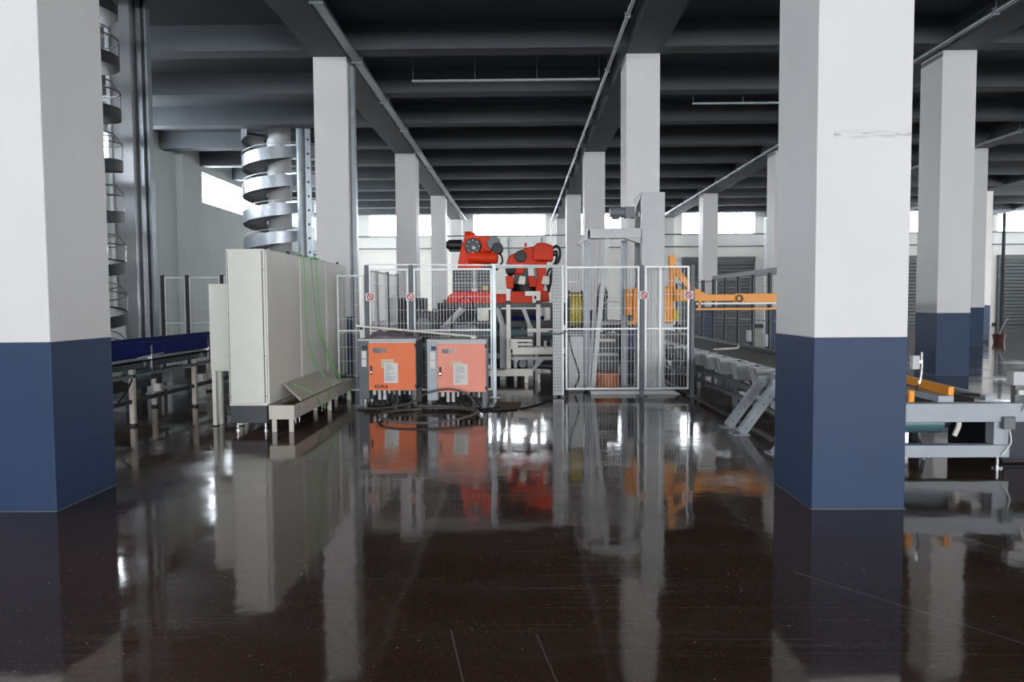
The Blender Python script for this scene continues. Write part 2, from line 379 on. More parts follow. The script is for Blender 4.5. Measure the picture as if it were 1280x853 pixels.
# front wall behind the photographer, with its open doorways and high windows
wf = MB(); xx = XL-0.3
for c in BAYC:
    wf.box(xx, c-2.65, YF-0.3, YF, 0, 5.0); xx = c+2.65
wf.box(xx, XR+0.3, YF-0.3, YF, 0, 5.0); wf.box(XL-0.3, XR+0.3, YF-0.3, YF, 5.0, BZ0); wf.box(XL-0.3, XR+0.3, YF-0.3, YF, BZ1, ZS)
xx = XL-0.3
for a, b in bw: wf.box(xx, a, YF-0.3, YF, BZ0, BZ1); xx = b
wf.box(xx, XR+0.3, YF-0.3, YF, BZ0, BZ1)
struct(wf.build('wall_front', 'wall'), 'wall behind the photographer with open doorways')
FWL = ['front window over the corner doorway', 'front window over the second doorway', 'front window over the middle doorway', 'front window over the fourth doorway', 'front window over the fifth doorway', 'front window over blank wall', 'front window at the end of the front wall']
for (a, b), lb in zip(bw, FWL):
    window(nwin, 'x', a, b, BZ0, BZ1, YF, -1)['label'] = lb; nwin += 1

# girders over the column lines, beams across
ZG = 6.33
for k, lx in enumerate(LINES[1:]):
    g = box(lx, lx+CW, YF, YB, ZG, ZS-0.001).build('ceiling_girder', 'ceil')
    struct(g, 'dark grey girder running away over the %s line of columns' % ('first', 'second', 'third', 'fourth', 'fifth', 'sixth', 'seventh')[k])
    cd = MB().bar((lx-0.02, YF, ZG+0.28), (lx-0.02, YB, ZG+0.28), 0.03, 0.03); cd.build('conduit', 'mid', g)
yb = 14.70 - 2.9*15; j = 0
while yb < YB:
    struct(box(XL, XR, yb-0.42, yb, ZG+0.012, ZS-0.001).build('ceiling_beam', 'ceil'), 'dark grey cross beam under the ceiling slab', 'ceiling cross beams')
    yb += 2.9
# columns
CL = {(0, 0): 'nearest column on the left, cut by the picture edge', (1, 0): 'nearest column on the right, large with scuff mark', (0, 1): 'second column of the left line, cable channel on its side',
      (1, 1): 'column behind the white wrapper mast', (0, 2): 'column behind the wire fence, third of the left line', (1, 2): 'third column of the middle line, right of the robots',
      (0, 3): 'small column just left of the robots, fourth of the left line', (1, 3): 'small column between the robots and the wrapper arm', (2, 1): 'column between the right foreground column and the picture edge',
      (2, 2): 'column just peeping out left of the right foreground column', (2, 3): 'small column rising behind the yellow-orange forks', (3, 2): 'column touching the right side of the nearer right column',
      (4, 3): 'farthest thin column seen at the right'}
for i in range(0, 7):
    for j in range(0, 4):
        x, y = LINES[1+i], ROWS[1+j]
        c = box(x, x+CW, y, y+CD, 1.234, ZG+0.002).build('column', 'white', bevel=0.006)
        box(x-0.001, x+CW+0.001, y-0.001, y+CD+0.001, 0, 1.234).build('painted_base', 'blue', c, bevel=0.006)
        if (i, j) in CL: struct(c, 'white square column with slate blue base, ' + CL[(i, j)])
        else: struct(c, 'white square column with slate blue base, hidden behind others', 'hidden columns')
        MB().box(x-0.008, x+CW+0.008, y-0.008, y+CD+0.008, 0, 0.004).build('grout_edge', 'mid', c)
        if (i, j) == (1, 0): c.data.materials.clear(); c.data.materials.append(M['scuffed'])
# services under the ceiling
def tray_run(name, x, z, wd, label):
    t = thing(name, (x, 20, z), label, 'cable tray')
    m = MB(); m.box(x-wd/2, x+wd/2, YF+0.1, YB-0.7, z-0.012, z+0.0); m.box(x-wd/2, x-wd/2+0.008, YF+0.1, YB-0.7, z, z+0.05); m.box(x+wd/2-0.008, x+wd/2, YF+0.1, YB-0.7, z, z+0.05)
    m.build('tray', 'zinc', t)
    y = -8.5
    while y < YB-1:
        h = MB(); h.cyl((x-wd/2-0.02, y, z-0.02), (x-wd/2-0.02, y, ZS), 0.008, n=6); h.cyl((x+wd/2+0.02, y, z-0.02), (x+wd/2+0.02, y, ZS), 0.008, n=6); h.box(x-wd/2-0.04, x+wd/2+0.04, y-0.02, y+0.02, z-0.035, z-0.012)
        h.build('hanger', 'zinc', t); y += 2.9
    return t
tray_run('cable_tray', -3.19, 6.25, 0.15, 'long galvanised cable tray under the ceiling beside the left girder')
def pipe_run(x, z, r, label):
    t = thing('ceiling_pipe', (x, 20, z), label, 'pipe')
    MB().cyl((x, YF+0.1, z), (x, YB-0.72, z), r, n=10).build('pipe', 'zinc', t, smooth=True)
    MB().cyl((x, YB-0.72, z+r), (x, YB-0.72, 0.0), r, n=10).build('drop_pipe', 'wire', t, smooth=True)
    y = -2.0
    while y < YB-1:
        MB().cyl((x, y, z+r*0.8), (x, y, ZS), 0.006, n=6).box(x-r-0.012, x+r+0.012, y-0.015, y+0.015, z-r-0.012, z+r+0.012).build('hanger', 'zinc', t); y += 2.9
pipe_run(1.80, 6.25, 0.036, 'thin pipe under the ceiling beside the middle girder')
pipe_run(7.86, 6.24, 0.042, 'thin pipe under the ceiling beside the third girder')
pipe_run(14.1, 6.24, 0.042, 'thin pipe under the ceiling beside the fourth girder')
def lamp_rail(x0, x1, y, label):
    t = thing('lamp_rail', ((x0+x1)/2, y, 6.2), label, 'light rail')
    box(x0, x1, y-0.03, y+0.03, 6.18, 6.22).build('rail', 'zinc', t)
    n = 4
    for k in range(n):
        x = x0+0.02+(x1-x0-0.04)*k/(n-1); MB().cyl((x, y, 6.21), (x, y, ZS), 0.006, n=6).build('hanger', 'zinc', t)
lamp_rail(-2.28, 1.70, 15.85, 'thin grey rail hung across the ceiling of the middle bay')
lamp_rail(4.11, 7.70, 17.85, 'thin grey rail hung across the ceiling right of the middle girder')
t = thing('cable_channel', (-3.335, 14.9, 0), 'tall perforated cable channel up the side of the second left column', 'cable channel')
box(-3.374, -3.29, 14.80, 14.95, 0.01, 6.2).build('channel', 'zinc', t); box(-3.29, -3.283, 14.86, 14.95, 0, 6.2).build('cover', 'galv', t)
h = MB()
for k in range(88): h.box(-3.372, -3.36, 14.797, 14.80, 0.5+k*0.06, 0.53+k*0.06)
h.build('perforation', 'black', t, kind='stuff')

# ================================================================ SWITCH CABINETS
CABL = ['pale grey electrical cabinet at the near end of the row, end panel facing us', 'pale grey electrical cabinet in the middle of the row with green cables over its side', 'pale grey electrical cabinet at the far end of the row next to the fence']
for k in range(3):
    y0, y1 = 8.53+1.31*k, 8.53+1.31*(k+1)-0.004
    t = thing('electrical_cabinet', (-3.2, (y0+y1)/2, 0), CABL[k], 'cabinet')
    box(-3.42, -2.97, y0, y1, 0.31, 2.14).build('body', 'cab', t, bevel=0.008)
    box(-3.41, -2.985, y0+0.005, y1-0.005, 0.105, 0.31).build('plinth', 'plinth', t, bevel=0.004)
    box(-2.97, -2.952, y0+0.02, y1-0.02, 0.33, 2.12).build('side_panel', 'cab', t, bevel=0.004)
    if k == 0:
        box(-3.395, -3.0, y0-0.016, y0, 0.345, 2.115).build('end_panel', 'cab', t, bevel=0.005)
        for x in (-3.404, -3.0): box(x, x+0.007, y0-0.005, y0, 0.34, 2.12).build('gap_shade', 'plinth', t)  # dark strips stand for the shadow gaps beside the end panel
        s = MB()
        for z in (0.42, 0.9, 1.4, 1.9):
            for x in (-3.407, -2.985): s.cyl((x, y0-0.004, z), (x, y0, z), 0.006, n=8)
        s.build('screw', 'chrome', t, kind='stuff')
        box(-3.39, -3.325, y0-0.018, y0-0.0155, 2.045, 2.10).build('sticker', 'paper', t, label='small pale sticker in the top corner')
    for x in (-3.36, -3.03):
        for y in (y0+0.08, y1-0.08):
            MB().cyl((x, y, 0.012), (x, y, 0.106), 0.013, n=10).cyl((x, y, 0), (x, y, 0.014), 0.03, n=14).cyl((x, y, 0.045), (x, y, 0.06), 0.024, n=6).build('levelling_foot', 'chrome', t, smooth=True)
    for x in (-3.3, -3.08):
        MB().tube([(x, y1-0.12, 2.139), (x, y1-0.12, 2.175), (x, y1-0.08, 2.19), (x, y1-0.04, 2.175), (x, y1-0.04, 2.139)], 0.012, 6).build('lifting_eye', 'black', t)
t = thing('enclosure', (-3.62, 9.1, 0), 'smaller pale grey enclosure on legs left of the electrical cabinets', 'cabinet')
box(-3.81, -3.44, 8.95, 9.2, 0.68, 1.75).build('body', 'cab', t, bevel=0.006)
box(-3.80, -3.45, 8.934, 8.95, 0.70, 1.735).build('door', 'cab', t, bevel=0.004)
box(-3.785, -3.72, 8.931, 8.934, 1.60, 1.70).build('label_plate', 'paper', t, label='pale blue-white label')
for x in (-3.80, -3.485):
    box(x, x+0.045, 8.96, 9.02, 0.01, 0.68).build('leg', 'cab', t); MB().cyl((x+0.022, 8.99, 0), (x+0.022, 8.99, 0.012), 0.04, n=12).build('foot', 'black', t)
for x in (-3.80, -3.485):
    box(x, x+0.045, 9.13, 9.19, 0.0, 0.68).build('leg', 'cab', t)
# trough with the loose lid
t = thing('cable_trough', (-2.8, 10.1, 0), 'long open sheet metal trough on stubby legs along the cabinets', 'trough')
tr = MB(); Y0, Y1 = 8.49, 11.5; a, b = -2.945, -2.65
tr.box(a, b, Y0, Y1, 0.155, 0.165); tr.box(a, a+0.008, Y0, Y1, 0.165, 0.32); tr.box(b-0.008, b, Y0, Y1, 0.165, 0.32); tr.box(a+0.008, b-0.008, Y0, Y0+0.008, 0.165, 0.32); tr.box(a+0.008, b-0.008, Y1-0.008, Y1, 0.165, 0.32)
tr.build('tray', 'galvwarm', t)
for y in (8.53, 10.25, 11.4):
    for x in (a+0.02, b-0.075):
        MB().box(x, x+0.055, y, y+0.008, 0, 0.155).box(x, x+0.008, y+0.008, y+0.05, 0, 0.155).build('leg', 'galvwarm', t)
p0, p1, p2, p3 = Vector((-2.935, 9.0, 0.50)), Vector((-2.935, 10.9, 0.50)), Vector((-2.642, 10.75, 0.336)), Vector((-2.642, 8.72, 0.336))
nrm = (p1-p0).cross(p3-p0).normalized()*0.02
if nrm.z < 0: nrm = -nrm
o = MB().add([p0, p1, p2, p3, p0+nrm, p1+nrm, p2+nrm, p3+nrm], [(0,1,2,3),(4,5,6,7),(0,1,5,4),(1,2,6,5),(2,3,7,6),(3,0,4,7)]).build('trough_lid', 'galvwarm')
tag(o, 'loose grey metal lid leaning on the trough against the cabinets', 'lid')
# green cables
GC = [[(-3.05, 10.1, 2.15), (-2.96, 9.98, 2.16), (-2.925, 9.95, 2.0), (-2.92, 10.0, 1.2), (-2.9, 10.25, 0.7), (-2.78, 10.3, 0.48), (-2.66, 10.2, 0.38), (-2.62, 9.95, 0.2), (-2.60, 9.7, 0.12), (-2.62, 9.5, 0.2), (-2.63, 9.3, 0.34), (-2.75, 9.2, 0.44), (-2.86, 9.15, 0.50)],
      [(-3.1, 10.35, 2.15), (-2.96, 10.3, 2.16), (-2.92, 10.3, 1.95), (-2.92, 10.5, 1.2), (-2.9, 10.9, 0.75), (-2.80, 11.0, 0.46), (-2.70, 11.0, 0.33)],
      [(-3.1, 10.7, 2.15), (-2.955, 10.6, 2.155), (-2.92, 10.55, 1.9), (-2.92, 10.75, 1.1), (-2.89, 11.05, 0.7), (-2.72, 11.1, 0.34), (-2.60, 11.1, 0.15), (-2.58, 11.05, 0.012)]]
GL = ['bright green cable looping from the cabinet top down over the trough lid', 'bright green cable hanging straight down the middle cabinet side', 'bright green cable falling past the lid to the floor']
for pts, lb in zip(GC, GL):
    tag(MB().tube(pts, 0.006, 6, 8).build('green_cable', 'green', smooth=True), lb, 'cable')
o = MB()
for k in range(5):
    o.tube([(-3.1+0.01*k, 9.9+0.3*k, 2.147), (-2.99, 9.95+0.32*k, 2.15+0.015*(k % 2)), (-3.05, 10.2+0.3*k, 2.16), (-3.2, 10.35+0.28*k, 2.147)], 0.006, 5, 6)
tag(o.build('green_cable_bundle', 'green', smooth=True), 'loose coils of green cable lying on the cabinet tops', 'cable')

# ================================================================ ROBOT CONTROLLERS
def controller(x0, y0, label, seed, marked):
    t = thing('robot_controller', (x0+0.42, y0+0.3, 0), label, 'controller')
    W, H = 0.84, 0.985
    body = MB().box(x0, x0+0.15, y0, y0+0.6, 0.12, H-0.03); body.box(x0+0.15, x0+W, y0+0.02, y0+0.6, 0.24, H-0.03)
    body.build('body', 'post' if marked else 'gsteel', t, bevel=0.006)
    box(x0-0.005, x0+W+0.005, y0-0.015, y0+0.61, H-0.03, H).build('top_cover', 'lsteel', t, bevel=0.006)
    box(x0+0.155, x0+W-0.005, y0-0.012, y0+0.02, 0.90, H-0.032).build('top_rail', 'lsteel', t)
    d = box(x0+0.15, x0+W-0.008, y0-0.028, y0+0.018, 0.24, 0.925).build('door', 'door' if marked else 'door_sheen', t, bevel=0.006)
    f = y0-0.028
    box(x0+0.215, x0+0.405, f-0.004, f, 0.785, 0.855).build('display_window', 'display', d)
    box(x0+0.22, x0+0.31, f-0.006, f-0.004, 0.792, 0.848).build('display_card', 'mid', d)
    MB().box(x0+0.175, x0+0.205, f-0.018, f, 0.47, 0.60).build('handle', 'black', d, bevel=0.005)
    MB().cyl((x0+0.19, f-0.026, 0.505), (x0+0.19, f-0.018, 0.505), 0.011, n=12).build('lock', 'chrome', d)
    if marked: box(x0+0.335, x0+0.52, f-0.003, f, 0.56, 0.69).build('tan_note', 'tan', d)
    else: box(x0+0.335, x0+0.50, f-0.003, f, 0.61, 0.68).build('tan_note', 'tan', d)
    p = box(x0+0.375, x0+0.575, f-0.005, f-0.003, 0.345, 0.635).build('paper_sheet', 'paper', d)
    ln = MB(); rr = random.Random(seed)
    for k in range(14):
        a = x0+0.395; e = a+0.05+rr.random()*0.11; z = 0.61-k*0.018; ln.box(a, e, f-0.0056, f-0.005, z, z+0.005)
    ln.build('faint_print', 'mid', d, kind='stuff')
    for z in (0.27, 0.86):
        box(x0+W-0.02, x0+W+0.006, y0-0.032, y0+0.0, z, z+0.055).build('hinge', 'black', t, bevel=0.003)
    box(x0+0.045, x0+0.115, y0-0.003, y0, 0.58, 0.69).build('label_plate', 'paper', t); box(x0+0.045, x0+0.115, y0-0.003, y0, 0.70, 0.81).build('label_plate', 'paper', t)
    box(x0+0.06, x0+0.13, y0-0.006, y0, 0.83, 0.89).build('switch', 'black', t)
    for x in (x0+0.0, x0+W-0.06):
        for y in (y0+0.02, y0+0.52): box(x, x+0.055, y, y+0.055, 0.0, 0.30).build('leg', 'mid', t)
    # plugs and their leads below the door
    for k in range(8):
        x = x0+0.19+0.075*k
        q = box(x, x+(0.042 if k < 3 else 0.026), y0+0.06, y0+0.11, 0.24-(0.15 if k in (1, 2) else 0.05+0.04*rr.random()), 0.24).build('plug', 'lsteel' if k % 2 or k < 3 else 'mid', t)
    for k in range(8):
        x = x0+0.20+0.075*k
        MB().tube([(x, y0+0.085, 0.16), (x+0.02*rr.uniform(-1, 1), y0+0.06, 0.07), (x+rr.uniform(-.08, .08), y0+0.0, 0.02), (x+rr.uniform(-.2, .2), y0-0.10-0.1*rr.random(), 0.014)], 0.010, 6, 6).build('lead', 'black', t, smooth=True)
    if marked:
        cu = bpy.data.curves.new('lettering', 'FONT'); cu.body = 'KUKA'; cu.size = 0.068; cu.extrude = 0.001; cu.space_character = 1.1; cu.offset = 0.002
        o = bpy.data.objects.new('lettering', cu); COL.objects.link(o)
        me = bpy.data.meshes.new_from_object(o.evaluated_get(bpy.context.evaluated_depsgraph_get())); bpy.data.objects.remove(o)
        o = bpy.data.objects.new('lettering', me); COL.objects.link(o); o.parent = d; o.rotation_euler = (math.radians(90), 0, 0)
        o.location = Vector((x0+0.235, f-0.002, 0.272)) - parent_loc(d); me.materials.clear(); me.materials.append(M['ink'])
    return t
controller(-2.36, 10.62, 'orange-doored robot controller cabinet beside the row of pale cabinets, with dark lettering', 3, True)
controller(-1.33, 10.34, 'orange-doored robot controller cabinet nearer the robot entry, door coloured paler for sheen', 5, False)
tag(MB().tube([(-2.44, 10.86, 1.17), (-0.66, 10.74, 1.005)], 0.016, 10).build('metal_tube', 'cream', smooth=True), 'long thin bright metal tube lying across both controllers', 'tube')
wp = MB(); rr = random.Random(4); nx, ny = 16, 8
for j in range(ny+1):
    for i in range(nx+1):
        u, v = i/nx, j/ny; e = min(u, 1-u, v, 1-v)*4
        wp.v.append(Vector((-2.28+0.74*u, 10.66+0.5*v, 0.99 + min(1, e)*(0.08+rr.uniform(-0.035, 0.05)))))
wp.f = [(j*(nx+1)+i, j*(nx+1)+i+1, (j+1)*(nx+1)+i+1, (j+1)*(nx+1)+i) for j in range(ny) for i in range(nx)]
o = wp.build('plastic_sheet', 'wrap', smooth=True); sm = o.modifiers.new('thickness', 'SOLIDIFY'); sm.thickness = 0.004
tag(o, 'crumpled grey plastic sheet heaped on top of the darker controller', 'plastic sheet')
tag(box(-0.72, -0.64, 10.5, 10.6, 0.986, 1.015).build('small_box', 'paper', bevel=0.003), 'small white box on top of the paler controller', 'box')
tag(box(-1.57, -1.50, 10.68, 10.76, 0.986, 1.06).build('junction_box', 'dark', bevel=0.004), 'small dark box standing on the corner of the darker controller', 'box')
def coil(cx, cy, rx, ry, turns, r, z, seed, dr=0.03):
    rr = random.Random(seed); pts = []; n = 22
    for k in range(int(turns*n)+1):
        a = 2*math.pi*k/n; e = dr*math.sin(a*1.7+seed)+rr.uniform(-.006, .006)
        pts.append((cx+(rx+e)*math.cos(a), cy+(ry+e)*math.sin(a), z+0.03*(k/(turns*n))*turns+0.010*(1+math.sin(a*2.3))))
    return MB().tube(pts, r, 7, 3)
c = coil(-1.20, 9.55, 0.62, 0.68, 1.35, 0.016, 0.016, 2, 0.03)
tag(c.build('cable_coil', 'cable', smooth=True), 'loose ring of thick dark grey cable on the floor before the controllers', 'cable coil')
tag(MB().tube([(-0.62, 9.7, 0.014), (-0.68, 10.0, 0.20), (-0.95, 10.12, 0.30), (-1.3, 10.15, 0.25), (-1.55, 10.3, 0.10), (-1.9, 10.4, 0.014), (-2.2, 10.3, 0.014)], 0.014, 7, 8).build('black_cable', 'cable', smooth=True),
    'thick black cable arching up in front of the paler controller', 'cable')
for lb, pts in (('tangled black lead trailing on the floor under the darker controller', [(-2.3, 10.25, .012), (-1.9, 10.05, .012), (-1.5, 10.2, .03), (-1.1, 10.0, .012), (-0.7, 10.1, .012), (-0.3, 10.4, .012)]),
                ('thin black lead trailing right from the controllers across the floor', [(-0.9, 10.2, .01), (-0.4, 10.05, .01), (0.0, 10.3, .01), (0.35, 10.9, .01)])):
    tag(MB().tube(pts, 0.010, 6, 8).build('black_lead', 'black', smooth=True), lb, 'cable')

# ================================================================ SAFETY FENCES
def fence_panel(parent, p, q, z0, z1, mid=None, fr='wire', step=0.05, hstep=0.21, fw=0.028):
    """framed wire panel from plan point p to q"""
    p = Vector((p[0], p[1], 0)); q = Vector((q[0], q[1], 0)); d = (q-p); L = d.length; d.normalize()
    U = lambda s, z: p + d*s + Vector((0, 0, z))
    f = MB(); h = fw/2
    f.bar(U(0, z0+h), U(L, z0+h), fw); f.bar(U(0, z1-h), U(L, z1-h), fw)
    f.bar(U(h, z0+fw), U(h, z1-fw), fw); f.bar(U(L-h, z0+fw), U(L-h, z1-fw), fw)
    if mid: f.bar(U(fw, mid), U(L-fw, mid), fw*0.9)
    fo = f.build('panel_frame', fr, parent)
    m = MB(); n = max(2, int(round((L-2*fw)/step)))
    for k in range(1, n):
        s = fw+(L-2*fw)*k/n; m.bar(U(s, z0+fw), U(s, z1-fw), 0.0045)
    n = max(2, int(round((z1-z0-2*fw)/hstep)))
    for k in range(1, n):
        z = z0+fw+(z1-z0-2*fw)*k/n; m.bar(U(fw, z)+Vector((0, 0, 0)), U(L-fw, z), 0.0045)
    m.build('wire_mesh', fr, fo, kind='stuff')
def fence_post(parent, x, y, h=2.07, m='post', wd=0.06):
    o = box(x-wd/2, x+wd/2, y-wd/2, y+wd/2, 0.0, h).build('post', m, parent, bevel=0.004)
    box(x-0.08, x+0.08, y-0.06, y+0.06, 0, 0.012).build('base_plate', m, o)
def warning(parent, x, y, z):
    o = box(x-0.075, x+0.075, y-0.046, y-0.040, z-0.06, z+0.06).build('warning_plate', 'paper', parent)
    r = MB(); n = 20
    for k in range(n):
        a, b = 2*math.pi*k/n, 2*math.pi*(k+1)/n
        r.bar((x+0.045*math.cos(a), y-0.048, z+0.045*math.sin(a)), (x+0.045*math.cos(b), y-0.048, z+0.045*math.sin(b)), 0.016, 0.003, up=(0, 1, 0))
    r.bar((x-0.03, y-0.048, z+0.03), (x+0.03, y-0.048, z-0.03), 0.014, 0.003, up=(0, 1, 0))
    r.build('red_ring', 'red', o)
t = thing('safety_fence', (1.8, 11.6, 0), 'silver wire safety fence in front of the white wrapper mast', 'fence')
fence_panel(t, (0.70, 11.6), (1.86, 11.6), 0.115, 2.055, 1.075); fence_panel(t, (1.945, 11.6), (2.64, 11.6), 0.115, 2.055, 1.075)
for x in (1.90, 2.69): fence_post(t, x, 11.6)
box(2.17, 2.20, 11.58, 11.62, 0.14, 2.03).build('stiffener', 'wire', t)
for x in (1.93, 2.62): warning(t, x, 11.6, 1.60)
box(0.66, 0.70, 11.555, 11.57, 1.06, 1.14).build('latch_plate', 'paper', t)
t = thing('guard_column', (0.58, 11.6, 0), 'pale grey mesh-sided guard column at the gap before the robots', 'guard column')
box(0.50, 0.665, 11.56, 11.68, 0.03, 2.06).build('housing', 'lsteel', t, bevel=0.004)
g = MB()
for k in range(38): g.box(0.503, 0.64, 11.557, 11.56, 0.1+k*0.052, 0.106+k*0.052)
for k in range(4): g.box(0.525+k*0.03, 0.529+k*0.03, 11.556, 11.559, 0.08, 2.03)
g.build('front_mesh', 'mid', t, kind='stuff')
box(0.645, 0.67, 11.548, 11.56, 0.03, 2.06).build('edge_strip', 'wire', t)
MB().tube([(0.46, 11.54, 1.02), (0.58, 11.52, 1.0), (0.69, 11.54, 1.03), (0.69, 11.7, 1.05), (0.47, 11.7, 1.04), (0.46, 11.54, 1.02)], 0.014, 6, 5).build('strap', 'mid', t)
for x in (0.50, 0.62): box(x, x+0.06, 11.50, 11.74, 0, 0.03).build('foot', 'post', t)
t = thing('safety_fence', (-1.7, 11.6, 0), 'silver wire safety fence standing behind the two controllers', 'fence')
fence_panel(t, (-2.39, 11.6), (-1.77, 11.6), 0.115, 2.04, 1.07); fence_panel(t, (-1.69, 11.6), (-0.455, 11.6), 0.115, 2.04, 1.07)
fence_panel(t, (-2.90, 11.6), (-2.47, 11.6), 0.115, 1.95, 1.07)
for x, m_ in ((-2.43, 'post'), (-1.73, 'post'), (-0.42, 'zinc')): fence_post(t, x, 11.6, 2.10, m_)
for x in (-2.36, -1.73): warning(t, x, 11.57, 1.60)
MB().bar((-2.44, 11.66, 2.115), (0.68, 11.66, 2.075), 0.02).build('top_wire', 'wire', t)
MB().bar((-0.42, 11.63, 2.06), (0.66, 11.63, 2.065), 0.045).build('header_bar', 'lsteel', t)
t = thing('safety_fence', (-2.43, 12.5, 0), 'grey wire safety fence running back from the controllers towards the robots', 'fence')
for a, b in ((11.72, 12.35), (12.42, 13.35), (13.44, 14.4)): fence_panel(t, (-2.43, a), (-2.43, b), 0.115, 2.04, 1.07, step=0.04)
for y in (12.385, 13.395, 14.44): fence_post(t, -2.43, y)
t = thing('safety_fence', (-7.2, 16, 0), 'grey mesh safety fence with dark posts before the left wall', 'fence')
for a, b in ((-7.77, -7.31), (-7.23, -6.55), (-6.47, -5.9)): fence_panel(t, (a, 16), (b, 16), 0.12, 2.10, 1.1)
for x in (-7.81, -7.27, -6.51, -5.86): fence_post(t, x, 16, 2.14, 'dpost', 0.07)
t = thing('safety_fence', (4.9, 17, 0), 'tall dark-posted safety fence along the far side of the hopper conveyor', 'fence')
ys = [11.4, 12.5, 13.55, 14.6, 15.65, 16.7, 17.75, 18.8, 19.9, 21.0, 22.1, 23.2]
for k, y in enumerate(ys):
    fence_post(t, 4.9, y, 2.06, 'dpost', 0.08)
    if k: fence_panel(t, (4.9, ys[k-1]+0.05), (4.9, y-0.05), 0.12, 2.03, 1.1, fr='post', step=0.12)
for y, z in ((15.65, 0.74), (14.6, 0.70)):
    box(4.80, 4.858, y-0.09, y+0.09, z-0.10, z+0.14).build('switch_box', 'lsteel', t, bevel=0.004)
MB().bar((4.9, 11.4, 2.09), (4.9, 18.8, 2.09), 0.09).build('top_rail', 'mid', t)

# ================================================================ ROBOT CELL
t = thing('robot_platform', (-0.6, 14.7, 0), 'raised orange platform on bent pale legs under the robots', 'platform')
MB().prism([(-1.42, 1.49), (0.22, 1.49), (0.22, 1.71), (-1.30, 1.71), (-1.42, 1.62)], 'y', 14.2, 15.4).build('deck', 'orange', t, bevel=0.01)
box(-1.44, 0.70, 14.25, 15.35, 1.40, 1.488).build('deck_frame', 'dark', t, bevel=0.006)
for x0, x1, y in ((-1.15, -1.52, 14.3), (-0.48, -0.36, 14.3), (0.04, 0.18, 14.3), (-1.15, -1.52, 15.2), (-0.48, -0.36, 15.2), (0.04, 0.18, 15.2)):
    m = MB(); m.bar((x0, y, 1.40), (x1, y, 1.02), 0.075, 0.11, up=(0, 1, 0)); m.bar((x1, y, 1.03), (x1, y, 0.0), 0.11, 0.075, up=(0, 1, 0)); m.build('leg', 'lsteel', t, bevel=0.004)
box(-1.5, 0.16, 15.16, 15.24, 0.35, 0.45).build('stretcher', 'lsteel', t)
r1 = thing('industrial_robot', (-0.95, 14.8, 1.715), 'orange folding-arm robot on the platform, black motor sticking out at its left', 'robot')
pd = MB().box(-1.34, -0.60, 14.45, 15.25, 1.715, 2.14)
pd.build('base_housing', 'dark', r1, bevel=0.01)
lv = MB()
for k in range(6): lv.box(-1.32, -0.62, 14.438, 14.45, 1.75+k*0.065, 1.78+k*0.065)
lv.build('louvre', 'mid', r1)
MB().cyl((-0.90, 14.40, 1.72), (-0.90, 14.40, 2.13), 0.045, n=14).build('balance_tube', 'lsteel', r1, smooth=True)
box(-0.74, -0.64, 14.41, 14.45, 1.74, 1.82).build('yellow_box', 'yellow', r1, bevel=0.004); box(-0.95, -0.85, 14.34, 14.36, 1.72, 1.78).build('white_plate', 'paper', r1)
MB().prism([(-1.24, 2.14), (-1.23, 2.30), (-1.17, 2.58), (-1.08, 2.84), (-0.90, 2.86), (-0.77, 2.70), (-0.70, 2.48), (-0.70, 2.22), (-0.72, 2.14)], 'y', 14.5, 14.85).build('link_arm', 'orange', r1, bevel=0.03)
MB().prism([(-1.06, 2.14), (-0.62, 2.14), (-0.60, 2.30), (-0.70, 2.70), (-0.92, 2.72)], 'y', 14.85, 15.2).build('rotating_column', 'orange', r1, bevel=0.03)
m = MB(); m.cyl((-1.00, 14.52, 2.40), (-0.45, 14.42, 2.36), 0.125, 0.105, 20); m.cyl((-1.02, 14.52, 2.40), (-0.98, 14.52, 2.40), 0.135, n=20); m.build('forearm', 'orange', r1, bevel=0.012, smooth=True)
box(-0.72, -0.44, 14.40, 14.72, 2.14, 2.235).build('forearm_shadow_plate', 'dark', r1, bevel=0.01).name = 'lower_shade_plate'  # dark plate stands for the shade below the forearm
m = MB(); m.cyl((-0.93, 14.42, 2.60), (-0.93, 14.52, 2.60), 0.155, 0.17, 24); m.build('shoulder_joint', 'dark', r1, bevel=0.012, smooth=True)
m = MB()
for k in range(8):
    a = k*math.pi/4; m.cyl((-0.93+0.12*math.cos(a), 14.405, 2.60+0.12*math.sin(a)), (-0.93+0.12*math.cos(a), 14.43, 2.60+0.12*math.sin(a)), 0.014, n=6)
m.cyl((-0.91, 14.39, 2.57), (-0.91, 14.43, 2.57), 0.035, n=12); m.build('joint_bolt', 'lsteel', r1)
box(-0.84, -0.56, 14.55, 14.95, 2.50, 2.80).build('arm_head', 'orange', r1, bevel=0.03)
m = MB(); m.cyl((-1.10, 14.6, 2.83), (-0.96, 14.6, 2.83), 0.075, n=16); m.cyl((-0.96, 14.6, 2.83), (-0.90, 14.6, 2.83), 0.05, n=14); m.build('counterweight_cap', 'orange', r1, bevel=0.012, smooth=True)
m = MB(); m.cyl((-1.48, 14.75, 2.65), (-1.43, 14.75, 2.65), 0.07, 0.095, 18); m.cyl((-1.43, 14.75, 2.65), (-1.16, 14.75, 2.65), 0.105, n=18); m.box(-1.42, -1.20, 14.68, 14.82, 2.52, 2.56); m.build('drive_motor', 'black', r1, bevel=0.006, smooth=True)
MB().cyl((-0.52, 14.42, 2.66), (-0.52, 14.75, 2.66), 0.13, n=20).build('wrist_motor', 'mid', r1, bevel=0.012, smooth=True)
MB().cyl((-0.45, 14.40, 2.56), (-0.45, 14.72, 2.56), 0.11, n=20).build('wrist_motor', 'black', r1, bevel=0.012, smooth=True)
MB().tube([(-0.48, 14.5, 2.50), (-0.38, 14.42, 2.42), (-0.36, 14.42, 2.28), (-0.45, 14.45, 2.2)], 0.02, 7, 6).build('hose', 'black', r1, smooth=True)
